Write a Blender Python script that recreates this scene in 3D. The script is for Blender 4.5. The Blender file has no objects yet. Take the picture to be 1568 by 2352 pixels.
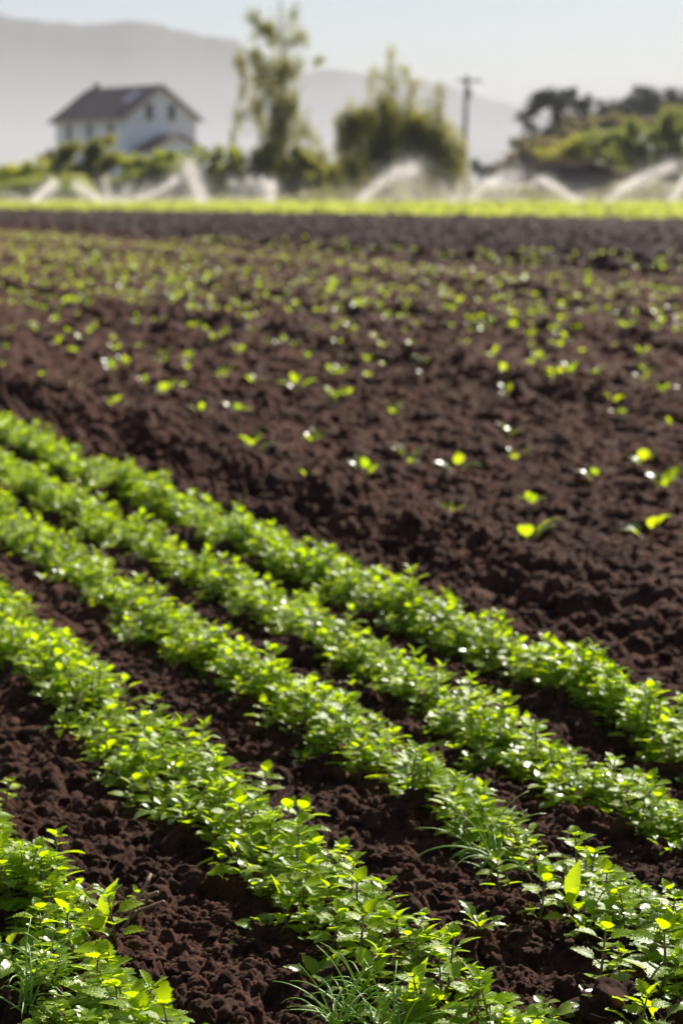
import bpy, math, random
import numpy as np
R = math.radians
random.seed(7); rng = np.random.default_rng(11)
scene = bpy.context.scene
COL = scene.collection

# ------------------------------------------------------------------ camera numbers
CAM_H = 0.95
LENS = 85.0
VH = 430.0                                   # row of the photo (0..2352) where the level horizon lies
K = 36.0 / LENS / 2352.0
TP = (1176.0 - VH) * K
P = math.atan(TP); CP, SP = math.cos(P), math.sin(P)

def ray(u, v):
    cx = (u - 784.0) * K; cy = (1176.0 - v) * K
    return cx, CP + cy * SP, -SP + cy * CP
def gpt(u, v, z=0.0):                        # ground point seen at (u, v)
    x, y, dz = ray(u, v); t = (z - CAM_H) / dz
    return x * t, y * t
def W(u, v, D):                              # world point seen at (u, v) at distance D
    x, y, dz = ray(u, v); t = D / y
    return np.array([x * t, D, CAM_H + dz * t])
def pxsize(n, D): return n * K * D           # n photo pixels at distance D in metres

# ------------------------------------------------------------------ noise
def h2(ix, iy, seed):
    a = (ix.astype(np.int64) * 374761393 + iy.astype(np.int64) * 668265263 + seed * 2147483647 + 12345) & 0x7fffffff
    a = ((a ^ (a >> 13)) * 1274126177) & 0x7fffffff
    a = ((a ^ (a >> 16)) * 1103515245) & 0x7fffffff
    return ((a ^ (a >> 11)) & 0xffff) / 65535.0
def vnoise(x, y, seed=0):
    ix = np.floor(x); iy = np.floor(y); fx = x - ix; fy = y - iy
    fx = fx * fx * (3 - 2 * fx); fy = fy * fy * (3 - 2 * fy)
    a = h2(ix, iy, seed); b = h2(ix + 1, iy, seed); c = h2(ix, iy + 1, seed); d = h2(ix + 1, iy + 1, seed)
    return (a * (1 - fx) + b * fx) * (1 - fy) + (c * (1 - fx) + d * fx) * fy
def fbm(x, y, seed=0, n=3):
    s = 0; a = 0.5
    for i in range(n):
        s = s + a * vnoise(x * 2 ** i + 17.3 * i, y * 2 ** i - 9.1 * i, seed + i); a *= 0.5
    return s
def bumps(x, y, cell, seed, fill=1.0):
    """rounded lumps: the highest of the domes of the nine cells around each point"""
    X = x / cell; Y = y / cell
    ix = np.floor(X); iy = np.floor(Y)
    out = np.zeros_like(X)
    for dx in (-1, 0, 1):
        for dy in (-1, 0, 1):
            cx = ix + dx; cy = iy + dy
            px = cx + h2(cx, cy, seed); py = cy + h2(cx, cy, seed + 5)
            r = 0.35 + 0.5 * h2(cx, cy, seed + 9)
            on = h2(cx, cy, seed + 21) < fill
            d2 = ((X - px) ** 2 + (Y - py) ** 2) / (r * r)
            hgt = np.where(on, r * np.sqrt(np.clip(1 - d2, 0, 1)), 0)
            out = np.maximum(out, hgt)
    return out * cell

# ------------------------------------------------------------------ field geometry
RD = np.array([-0.340, 0.940]); RN = np.array([0.940, 0.340])
def qs(x, y): return x * RN[0] + y * RN[1], x * RD[0] + y * RD[1]
def xy_of(q, s): return q * RN[0] + s * RD[0], q * RN[1] + s * RD[1]
ROWS = {'A': 1.925, 'B': 1.665, 'C': 1.395, 'D': 1.05, 'E': 0.655, 'F': 0.33}
FURROWS = [(2.28, 0.034, 0.12), (4.75, 0.075, 0.17), (6.6, 0.075, 0.2), (8.8, 0.09, 0.24), (11.4, 0.10, 0.28)]
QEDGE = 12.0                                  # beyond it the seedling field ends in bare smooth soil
def H(x, y):
    x = np.asarray(x, float); y = np.asarray(y, float)
    q, s = qs(x, y)
    near = np.clip((14 - y) / 8, 0, 1)
    z = 0.02 * (fbm(x * 2.2, y * 2.2, 3) - 0.45)
    wob = 0.05 * (fbm(s * 1.3, q * 0 + 1, 8) - 0.45)
    for q0, dep, wd in FURROWS:
        z = z - dep * np.exp(-((q - q0 - wob) / wd) ** 2)
        z = z + dep * 0.45 * np.exp(-((q - q0 - wob + 1.9 * wd) / (wd * 0.8)) ** 2)
        z = z + dep * 0.5 * np.exp(-((q - q0 - wob - 1.9 * wd) / (wd * 0.9)) ** 2)
    for k, q0 in ROWS.items():
        z = z + 0.010 * np.exp(-((q - q0) / 0.07) ** 2)
    bank = np.exp(-((q - 2.33) / 0.33) ** 2)
    rough = 0.75 + 0.65 * bank
    wx = x + 0.012 * (vnoise(x * 40, y * 40, 50) - .5) + 0.03 * (vnoise(x * 11, y * 11, 51) - .5)
    wy = y + 0.012 * (vnoise(x * 40, y * 40, 52) - .5) + 0.03 * (vnoise(x * 11, y * 11, 53) - .5)
    m = fbm(x * 5, y * 5, 77, 2)
    far = 1.0 + 0.9 * np.clip((y - 6) / 9, 0, 1); z = z + np.clip((y - 12) / 6, 0, 1) * .42 * bumps(x, y, .13, 16, .8); z = z + np.clip((q - 10.5) / 2, 0, 1) * (0.7 * bumps(x, y, 0.30, 15, 0.8) + .5 * bumps(x, y, .13, 16, .8))
    z = z + far * rough * (0.42 * bumps(wx, wy, 0.105, 1, 0.35) * (m > .3) + 0.55 * bumps(wx, wy, 0.050, 2, 0.5))
    z = z + 0.025 * bank * (fbm(x * 9, y * 9, 60) - .45) * 2
    n2 = y < 16
    if np.any(n2):
        a = np.zeros_like(z)
        X, Y = wx[n2], wy[n2]
        a[n2] = (0.62 + .3 * np.clip((Y - 5) / 3, 0, 1)) * bumps(X, Y, 0.024, 3, 0.7) + 0.85 * bumps(X, Y, 0.0115, 4, 0.85)
        n3 = y < 6.5
        if np.any(n3):
            a[n3] += 0.75 * bumps(wx[n3], wy[n3], 0.0062, 6, 0.9)
        z = z + a
    return z - 0.04

# ------------------------------------------------------------------ materials
def mat(name):
    m = bpy.data.materials.new(name); m.use_nodes = True
    nt = m.node_tree
    for n in list(nt.nodes): nt.nodes.remove(n)
    out = nt.nodes.new('ShaderNodeOutputMaterial')
    return m, nt, out
def node(nt, typ, **kw):
    n = nt.nodes.new(typ)
    for k, v in kw.items():
        if k in n.inputs: n.inputs[k].default_value = v
        else: setattr(n, k, v)
    return n
def ramp(nt, stops):
    r = nt.nodes.new('ShaderNodeValToRGB')
    e = r.color_ramp.elements
    while len(e) < len(stops): e.new(0.5)
    for i, (p, c) in enumerate(stops):
        e[i].position = p; e[i].color = (*c, 1)
    return r
def simple(name, c1, c2, scale=4.0, rough=0.8, bump=0.3, spec=0.3, stretch=(1, 1, 1), bdist=0.02):
    m, nt, out = mat(name)
    tc = node(nt, 'ShaderNodeTexCoord'); mp = node(nt, 'ShaderNodeMapping'); mp.inputs['Scale'].default_value = stretch
    nt.links.new(tc.outputs['Object'], mp.inputs['Vector'])
    n = node(nt, 'ShaderNodeTexNoise', Scale=scale, Detail=6.0, Roughness=0.6)
    nt.links.new(mp.outputs[0], n.inputs['Vector'])
    r = ramp(nt, [(0.3, c1), (0.7, c2)]); nt.links.new(n.outputs['Fac'], r.inputs[0])
    b = node(nt, 'ShaderNodeBsdfPrincipled', Roughness=rough); b.inputs['Specular IOR Level'].default_value = spec
    nt.links.new(r.outputs[0], b.inputs['Base Color'])
    bp = node(nt, 'ShaderNodeBump', Strength=bump, Distance=bdist)
    nt.links.new(n.outputs['Fac'], bp.inputs['Height']); nt.links.new(bp.outputs[0], b.inputs['Normal'])
    nt.links.new(b.outputs[0], out.inputs[0])
    return m
def leafmat(name, dark, light, trans_d, trans_l, rough=0.35, mixf=0.45, spec=0.5, vein=None, bump=0.25, bscale=300.0, brk=0.003):
    m, nt, out = mat(name)
    at = node(nt, 'ShaderNodeAttribute'); at.attribute_name = 'tint'
    oi = node(nt, 'ShaderNodeObjectInfo')
    mm = node(nt, 'ShaderNodeMath', operation='MULTIPLY_ADD'); mm.inputs[1].default_value = 0.35; 
    nt.links.new(oi.outputs['Random'], mm.inputs[0]); nt.links.new(at.outputs['Fac'], mm.inputs[2])
    m2 = node(nt, 'ShaderNodeMath', operation='SUBTRACT'); m2.inputs[1].default_value = 0.17; m2.use_clamp = True
    nt.links.new(mm.outputs[0], m2.inputs[0])
    r1 = ramp(nt, [(0.0, dark), (1.0, light)]); r2 = ramp(nt, [(0.0, trans_d), (1.0, trans_l)])
    nt.links.new(m2.outputs[0], r1.inputs[0]); nt.links.new(m2.outputs[0], r2.inputs[0])
    c1 = r1.outputs[0]; c2 = r2.outputs[0]
    tc = node(nt, 'ShaderNodeTexCoord')
    nz = node(nt, 'ShaderNodeTexNoise', Scale=bscale, Detail=3.0)
    nt.links.new(tc.outputs['Object'], nz.inputs['Vector'])
    if vein:
        ed = node(nt, 'ShaderNodeAttribute'); ed.attribute_name = 'edge'
        lt = node(nt, 'ShaderNodeMapRange'); lt.inputs['From Min'].default_value = 0.0; lt.inputs['From Max'].default_value = 0.16
        lt.inputs['To Min'].default_value = 0.55; lt.inputs['To Max'].default_value = 0.0
        nt.links.new(ed.outputs['Fac'], lt.inputs['Value'])
        mx = node(nt, 'ShaderNodeMix', data_type='RGBA'); mx.inputs[7].default_value = (*vein, 1)
        nt.links.new(lt.outputs[0], mx.inputs[0]); nt.links.new(c1, mx.inputs[6]); c1 = mx.outputs[2]
    b = node(nt, 'ShaderNodeBsdfPrincipled', Roughness=rough); b.inputs['Specular IOR Level'].default_value = spec
    t = node(nt, 'ShaderNodeBsdfTranslucent')
    nt.links.new(c1, b.inputs['Base Color']); nt.links.new(c2, t.inputs['Color'])
    if bump:
        bp = node(nt, 'ShaderNodeBump', Strength=bump, Distance=brk)
        nt.links.new(nz.outputs['Fac'], bp.inputs['Height']); nt.links.new(bp.outputs[0], b.inputs['Normal'])
    ms = node(nt, 'ShaderNodeMixShader'); ms.inputs[0].default_value = mixf
    nt.links.new(b.outputs[0], ms.inputs[1]); nt.links.new(t.outputs[0], ms.inputs[2]); nt.links.new(ms.outputs[0], out.inputs[0])
    return m

def soilmat():
    m, nt, out = mat('soil')
    tc = node(nt, 'ShaderNodeTexCoord')
    n1 = node(nt, 'ShaderNodeTexNoise', Scale=2.3, Detail=4.0); n2 = node(nt, 'ShaderNodeTexNoise', Scale=34.0, Detail=6.0, Roughness=0.7)
    n3 = node(nt, 'ShaderNodeTexNoise', Scale=330.0, Detail=5.0, Roughness=0.8)
    for n in (n1, n2, n3): nt.links.new(tc.outputs['Object'], n.inputs['Vector'])
    r1 = ramp(nt, [(0.35, (0.038, 0.0165, 0.0102)), (0.65, (0.155, 0.071, 0.043))])
    nt.links.new(n2.outputs['Fac'], r1.inputs[0])
    r2 = ramp(nt, [(0.3, (0.72, 0.72, 0.75)), (0.7, (1.12, 1.08, 1.05))]); nt.links.new(n1.outputs['Fac'], r2.inputs[0])
    mx = node(nt, 'ShaderNodeMix', data_type='RGBA', blend_type='MULTIPLY'); mx.inputs[0].default_value = 1.0
    nt.links.new(r1.outputs[0], mx.inputs[6]); nt.links.new(r2.outputs[0], mx.inputs[7])
    r3 = ramp(nt, [(0.35, (0.7, 0.7, 0.72)), (0.66, (1.25, 1.2, 1.15))]); nt.links.new(n3.outputs['Fac'], r3.inputs[0])
    my = node(nt, 'ShaderNodeMix', data_type='RGBA', blend_type='MULTIPLY'); my.inputs[0].default_value = 1.0
    nt.links.new(mx.outputs[2], my.inputs[6]); nt.links.new(r3.outputs[0], my.inputs[7])
    b = node(nt, 'ShaderNodeBsdfPrincipled', Roughness=0.85); b.inputs['Specular IOR Level'].default_value = 0.06
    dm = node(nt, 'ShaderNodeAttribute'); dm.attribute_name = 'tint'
    mz = node(nt, 'ShaderNodeMix', data_type='RGBA', blend_type='MULTIPLY'); mz.inputs[7].default_value = (0.40, 0.47, 0.55, 1)  # painted clod shade: darkens the soil colour of the far bare strip
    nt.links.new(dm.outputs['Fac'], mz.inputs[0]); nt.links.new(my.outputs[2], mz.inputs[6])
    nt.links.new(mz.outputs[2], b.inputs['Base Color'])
    n4 = node(nt, 'ShaderNodeTexNoise', Scale=9.0, Detail=5.0, Roughness=0.7); nt.links.new(tc.outputs['Object'], n4.inputs['Vector'])
    b4 = node(nt, 'ShaderNodeBump', Strength=0.6, Distance=0.05); nt.links.new(n4.outputs['Fac'], b4.inputs['Height'])
    bp = node(nt, 'ShaderNodeBump', Strength=1.0, Distance=0.006); nt.links.new(n3.outputs['Fac'], bp.inputs['Height']); nt.links.new(b4.outputs[0], bp.inputs['Normal'])
    nt.links.new(bp.outputs[0], b.inputs['Normal']); nt.links.new(b.outputs[0], out.inputs[0])
    return m
M = {}
M['soil'] = soilmat()
M['earth'] = simple('earth', (0.06, 0.05, 0.03), (0.14, 0.11, 0.06), 0.5, 0.95, 0.2)
M['verge'] = simple('verge', (0.10, 0.12, 0.04), (0.26, 0.19, 0.12), 0.6, 0.95, 0.2)
M['mountain'] = simple('mountain', (0.03, 0.036, 0.03), (0.09, 0.08, 0.055), 0.004, 0.95, 0.0)
M['nettle'] = leafmat('nettle', (0.17, 0.27, 0.004), (0.32, 0.43, 0.005), (0.48, 0.68, 0.003), (0.60, 0.77, 0.002), 0.30, 0.54, 0.14, (0.16, 0.26, 0.06), 0.35, 500.0)
M['broad'] = leafmat('broad', (0.13, 0.23, 0.012), (0.28, 0.39, 0.009), (0.44, 0.62, 0.005), (0.62, 0.77, 0.003), 0.28, 0.52, 0.42, (0.2, 0.3, 0.1), 0.25, 260.0)
M['beet'] = leafmat('beet', (0.05, 0.12, 0.02), (0.10, 0.19, 0.02), (0.36, 0.54, 0.01), (0.58, 0.66, 0.01), 0.3, 0.55, 0.4, (0.35, 0.25, 0.05), 0.15, 120.0)
M['thin'] = leafmat('thin', (0.22, 0.38, 0.04), (0.34, 0.5, 0.07), (0.22, 0.42, 0.02), (0.40, 0.6, 0.03), 0.4, 0.35, 0.5)
M['stem'] = simple('stem', (0.10, 0.13, 0.03), (0.22, 0.13, 0.04), 60.0, 0.5, 0.2, 0.4)
M['redstem'] = simple('redstem', (0.20, 0.07, 0.025), (0.26, 0.17, 0.04), 40.0, 0.5, 0.1, 0.4)
M['stick'] = simple('stick', (0.16, 0.09, 0.055), (0.34, 0.21, 0.13), 90.0, 0.8, 0.5, 0.3, (1, 1, 0.2), 0.002)
M['stone'] = simple('stone', (0.22, 0.15, 0.12), (0.38, 0.28, 0.24), 30.0, 0.85, 0.4, 0.3)
M['straw'] = simple('straw', (0.2, 0.12, 0.07), (0.35, 0.24, 0.14), 60.0, 0.85, 0.2, 0.3)
m, nt, out = mat('dew'); b = node(nt, 'ShaderNodeBsdfPrincipled', Roughness=0.07); b.inputs['Base Color'].default_value = (0.10, 0.17, 0.03, 1)
b.inputs['Specular IOR Level'].default_value = 1.0; b.inputs['Coat Weight'].default_value = 1.0; b.inputs['Coat Roughness'].default_value = 0.05
nt.links.new(b.outputs[0], out.inputs[0]); M['dew'] = m
def canopy(name, d, l, td, tl, mixf=0.35): return leafmat(name, d, l, td, tl, 0.6, mixf, 0.25, None, 0.0)
M['tree_green'] = canopy('tree_green', (0.06, 0.075, 0.022), (0.17, 0.165, 0.04), (0.18, 0.20, 0.03), (0.62, 0.57, 0.07), 0.52)
M['tree_olive'] = canopy('tree_olive', (0.07, 0.065, 0.035), (0.15, 0.13, 0.06), (0.14, 0.12, 0.05), (0.38, 0.31, 0.11), 0.45)
M['tree_hill'] = canopy('tree_hill', (0.06, 0.08, 0.03), (0.14, 0.155, 0.045), (0.16, 0.20, 0.04), (0.46, 0.50, 0.09), 0.5)
M['tree_dark'] = canopy('tree_dark', (0.05, 0.052, 0.038), (0.10, 0.10, 0.07), (0.02, 0.03, 0.01), (0.05, 0.06, 0.02), 0.15)
M['shrub'] = canopy('shrub', (0.07, 0.10, 0.02), (0.17, 0.19, 0.03), (0.22, 0.28, 0.02), (0.70, 0.70, 0.04), 0.55)
M['crop'] = canopy('crop', (0.10, 0.15, 0.03), (0.20, 0.25, 0.06), (0.50, 0.60, 0.06), (0.75, 0.76, 0.16), 0.5)
M['weed'] = canopy('weed', (0.12, 0.13, 0.05), (0.26, 0.19, 0.12), (0.20, 0.22, 0.05), (0.40, 0.30, 0.18), 0.4)
M['red'] = canopy('red', (0.30, 0.05, 0.05), (0.45, 0.10, 0.09), (0.3, 0.05, 0.05), (0.5, 0.1, 0.08), 0.3)
M['bark'] = simple('bark', (0.045, 0.04, 0.035), (0.13, 0.11, 0.09), 3.0, 0.9, 0.4, 0.2, (1, 1, 0.15))
M['wall'] = simple('wall', (0.78, 0.78, 0.77), (0.86, 0.85, 0.84), 1.2, 0.7, 0.05)
M['roof'] = simple('roof', (0.17, 0.115, 0.09), (0.25, 0.175, 0.14), 1.5, 0.85, 0.2)
M['trim'] = simple('trim', (0.55, 0.5, 0.42), (0.66, 0.6, 0.5), 3.0, 0.7, 0.05)
M['glass'] = simple('glass', (0.03, 0.035, 0.045), (0.05, 0.055, 0.07), 1.0, 0.15, 0.0, 0.6)
M['porch'] = simple('porch', (0.22, 0.34, 0.33), (0.32, 0.45, 0.42), 2.0, 0.7, 0.05)
M['shedwood'] = simple('shedwood', (0.035, 0.026, 0.022), (0.075, 0.058, 0.05), 2.0, 0.9, 0.3, 0.2, (3, 3, 0.3))
M['shedroof'] = simple('shedroof', (0.26, 0.14, 0.11), (0.36, 0.21, 0.17), 2.0, 0.8, 0.2)
M['pole'] = simple('pole', (0.12, 0.10, 0.085), (0.22, 0.19, 0.16), 6.0, 0.9, 0.3, 0.2, (1, 1, 0.1))
M['metal'] = simple('metal', (0.4, 0.4, 0.4), (0.55, 0.55, 0.55), 4.0, 0.4, 0.0, 0.5)
m, nt, out = mat('spray'); d = node(nt, 'ShaderNodeBsdfDiffuse'); d.inputs[0].default_value = (0.93, 0.90, 0.86, 1)
t = node(nt, 'ShaderNodeBsdfTranslucent'); t.inputs[0].default_value = (0.97, 0.93, 0.87, 1)
ms = node(nt, 'ShaderNodeMixShader'); ms.inputs[0].default_value = 0.85; tr = node(nt, 'ShaderNodeBsdfTransparent')
m3 = node(nt, 'ShaderNodeMixShader'); m3.inputs[0].default_value = 0.2
nt.links.new(d.outputs[0], ms.inputs[1]); nt.links.new(t.outputs[0], ms.inputs[2]); nt.links.new(ms.outputs[0], m3.inputs[1]); nt.links.new(tr.outputs[0], m3.inputs[2])
nt.links.new(m3.outputs[0], out.inputs[0]); M['spray'] = m

# ------------------------------------------------------------------ mesh builder
class MB:
    def __init__(s): s.V = []; s.F4 = []; s.F3 = []; s.n = 0; s.T = []; s.E = []
    def add(s, V, F4=None, F3=None, tint=0.5, edge=1.0):
        V = np.asarray(V, float).reshape(-1, 3); n = len(V)
        if F4 is not None and len(F4): s.F4.append(np.asarray(F4, int) + s.n)
        if F3 is not None and len(F3): s.F3.append(np.asarray(F3, int) + s.n)
        s.V.append(V); s.T.append(np.broadcast_to(tint, (n,)).astype(float)); s.E.append(np.broadcast_to(edge, (n,)).astype(float)); s.n += n
    def arrays(s):
        V = np.concatenate(s.V) if s.V else np.zeros((0, 3))
        a = np.concatenate(s.F4) if s.F4 else np.zeros((0, 4), int); b = np.concatenate(s.F3) if s.F3 else np.zeros((0, 3), int)
        return V, a, b, np.concatenate(s.T), np.concatenate(s.E)
    def mesh(s, name, m, smooth=True):
        V, a, b, T, E = s.arrays()
        me = bpy.data.meshes.new(name)
        me.vertices.add(len(V)); me.vertices.foreach_set('co', V.astype(np.float32).ravel())
        nl = len(a) * 4 + len(b) * 3; me.loops.add(nl)
        me.loops.foreach_set('vertex_index', np.concatenate([a.ravel(), b.ravel()]).astype(np.int32))
        me.polygons.add(len(a) + len(b))
        st = np.concatenate([np.arange(len(a)) * 4, len(a) * 4 + np.arange(len(b)) * 3]).astype(np.int32)
        me.polygons.foreach_set('loop_start', st)
        me.polygons.foreach_set('use_smooth', np.full(len(a) + len(b), smooth))
        me.update(calc_edges=True)
        at = me.attributes.new('tint', 'FLOAT', 'POINT'); at.data.foreach_set('value', T.astype(np.float32))
        at = me.attributes.new('edge', 'FLOAT', 'POINT'); at.data.foreach_set('value', E.astype(np.float32))
        me.materials.append(m)
        return me
    def build(s, name, m, parent=None, smooth=True):
        return link(name, s.mesh(name, m, smooth), parent)
    def box(s, x0, x1, y0, y1, z0, z1, rot=None, org=None):
        V = np.array([(x, y, z) for x in (x0, x1) for y in (y0, y1) for z in (z0, z1)], float)
        F = [(0, 1, 3, 2), (4, 6, 7, 5), (0, 4, 5, 1), (2, 3, 7, 6), (0, 2, 6, 4), (1, 5, 7, 3)]
        s.add(V, F)
    def prism(s, poly, axis_vec):
        n = len(poly); A = np.array(poly, float); B = A + np.array(axis_vec, float)
        V = np.vstack([A, B]); F4 = [(i, (i + 1) % n, n + (i + 1) % n, n + i) for i in range(n)]
        F3 = [(0, i + 1, i) for i in range(1, n - 1)] + [(n, n + i, n + i + 1) for i in range(1, n - 1)]
        s.add(V, F4, F3)
    def tube(s, pts, rad, seg=6, tint=0.5):
        pts = np.asarray(pts, float); n = len(pts); rad = np.broadcast_to(rad, (n,)) if np.ndim(rad) == 0 else np.asarray(rad, float)
        tg = np.gradient(pts, axis=0); tg /= np.linalg.norm(tg, axis=1)[:, None] + 1e-12
        up = np.array([0, 0, 1.0]) if abs(tg[0][2]) < .9 else np.array([1.0, 0, 0])
        V = []
        a0 = np.cross(tg[0], up); a0 /= np.linalg.norm(a0)
        for i in range(n):
            a0 = a0 - tg[i] * a0.dot(tg[i]); a0 /= np.linalg.norm(a0) + 1e-12
            b0 = np.cross(tg[i], a0)
            for j in range(seg):
                w = 2 * math.pi * j / seg
                V.append(pts[i] + rad[i] * (a0 * math.cos(w) + b0 * math.sin(w)))
        F = [(i * seg + j, i * seg + (j + 1) % seg, (i + 1) * seg + (j + 1) % seg, (i + 1) * seg + j) for i in range(n - 1) for j in range(seg)]
        V.append(pts[0]); V.append(pts[-1]); c = n * seg
        T3 = [(c, (j + 1) % seg, j) for j in range(seg)] + [(c + 1, (n - 1) * seg + j, (n - 1) * seg + (j + 1) % seg) for j in range(seg)]
        s.add(V, F, T3, tint)

def link(name, data, parent=None):
    o = bpy.data.objects.new(name, data); COL.objects.link(o)
    if parent: o.parent = parent
    return o
def tag(o, label=None, cat=None, group=None, kind=None):
    if label: o['label'] = label
    if cat: o['category'] = cat
    if group: o['group'] = group
    if kind: o['kind'] = kind
    return o
def empty(name, loc, label, cat, group=None, rz=0.0):
    o = link(name, None); o.location = loc; o.rotation_euler[2] = rz; o.empty_display_size = 0.05
    return tag(o, label, cat, group)
def rotm(az, el, roll=0.0):
    """x axis: leaf direction, z axis: leaf normal"""
    ca, sa = math.cos(az), math.sin(az); ce, se = math.cos(el), math.sin(el)
    X = np.array([ca * ce, sa * ce, se]); Y = np.array([-sa, ca, 0.0]); Z = np.cross(X, Y)
    cr, sr = math.cos(roll), math.sin(roll)
    return np.column_stack([X, Y * cr + Z * sr, -Y * sr + Z * cr])

# ------------------------------------------------------------------ leaves and plants
def leaf(mb, base, Rm, L, Wd, droop=0.3, fold=0.35, n=12, serr=0.0, shape='ovate', tint=0.5, corr=0.0, petiole=0.0, wav=0.0, cross=2, lobes=0):
    t = np.linspace(0, 1, n + 1)
    if shape == 'ovate': w = np.sin(np.pi * np.clip(t, 0, 1) ** 0.72) ** 0.85
    elif shape == 'spoon': w = np.clip(0.16 + 0.9 * np.sin(np.pi * np.clip((t - .25) / .75, 0, 1)) ** 0.75, 0, 1) * np.where(t > .98, .25, 1)
    elif shape == 'lance': w = np.sin(np.pi * t ** 0.85) ** 1.0
    elif shape == 'round': w = np.sqrt(np.clip(1 - (2 * t - 1) ** 2, 0, 1))
    else: w = np.sin(np.pi * t)
    w = w * Wd * 0.5 + 0.0004
    if lobes: w = w * (0.62 + 0.38 * np.cos(t * 2 * np.pi * lobes))
    ang = -droop * t * 1.6
    dx = np.concatenate([[0], np.cumsum(np.cos((ang[1:] + ang[:-1]) / 2))]) / n
    dz = np.concatenate([[0], np.cumsum(np.sin((ang[1:] + ang[:-1]) / 2))]) / n
    cols = np.linspace(-1, 1, 2 * cross + 1)
    V = []; E = []
    for i in range(n + 1):
        for c in cols:
            a = abs(c); wo = w[i] * c; x = dx[i] * L
            z = dz[i] * L + a * w[i] * fold
            if a == 1 and serr:
                tooth = (i % 2)
                wo *= (1 + serr * (tooth - 0.45)); x += serr * 0.10 * L * tooth * (1 if 0 < i < n else 0)
            if corr and 0 < a < 1: z += corr * (1 if i % 2 else -1)
            if wav and a == 1: z += wav * math.sin(i * 2.1 + c)
            V.append((x, wo, z)); E.append(a)
    V = np.array(V) @ Rm.T
    base = np.asarray(base, float)
    if petiole:
        off = Rm[:, 0] * petiole
        mb_st = getattr(mb, 'pet', None)
        if mb_st is not None:
            mb_st.tube([base, base + off * 0.5 + np.array([0, 0, petiole * .06]), base + off * 1.04], [0.0011, 0.0009, 0.0008], 4)
        base = base + off
    V = V + base
    m_ = 2 * cross + 1
    F = [(i * m_ + j, i * m_ + j + 1, (i + 1) * m_ + j + 1, (i + 1) * m_ + j) for i in range(n) for j in range(m_ - 1)]
    mb.add(V, F, None, tint, np.array(E))
    return V

ICO_V = None
def ico():
    global ICO_V
    if ICO_V is None:
        p = (1 + 5 ** .5) / 2
        v = np.array([(-1, p, 0), (1, p, 0), (-1, -p, 0), (1, -p, 0), (0, -1, p), (0, 1, p), (0, -1, -p), (0, 1, -p), (p, 0, -1), (p, 0, 1), (-p, 0, -1), (-p, 0, 1)], float)
        v /= np.linalg.norm(v[0])
        f = np.array([(0, 11, 5), (0, 5, 1), (0, 1, 7), (0, 7, 10), (0, 10, 11), (1, 5, 9), (5, 11, 4), (11, 10, 2), (10, 7, 6), (7, 1, 8), (3, 9, 4), (3, 4, 2), (3, 2, 6), (3, 6, 8), (3, 8, 9), (4, 9, 5), (2, 4, 11), (6, 2, 10), (8, 6, 7), (9, 8, 1)])
        ICO_V = (v, f)
    return ICO_V
def ico2(k=1):
    v, f = ico(); v = [tuple(a) for a in v]
    for _ in range(k):
        c = {}; nf = []
        def mid(a, b):
            key = (min(a, b), max(a, b))
            if key not in c:
                p = (np.array(v[a]) + np.array(v[b])) / 2; p /= np.linalg.norm(p); v.append(tuple(p)); c[key] = len(v) - 1
            return c[key]
        for a, b, d in f:
            ab, bd, da = mid(a, b), mid(b, d), mid(d, a)
            nf += [(a, ab, da), (b, bd, ab), (d, da, bd), (ab, bd, da)]
        f = nf
    return np.array(v), np.array(f)

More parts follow.
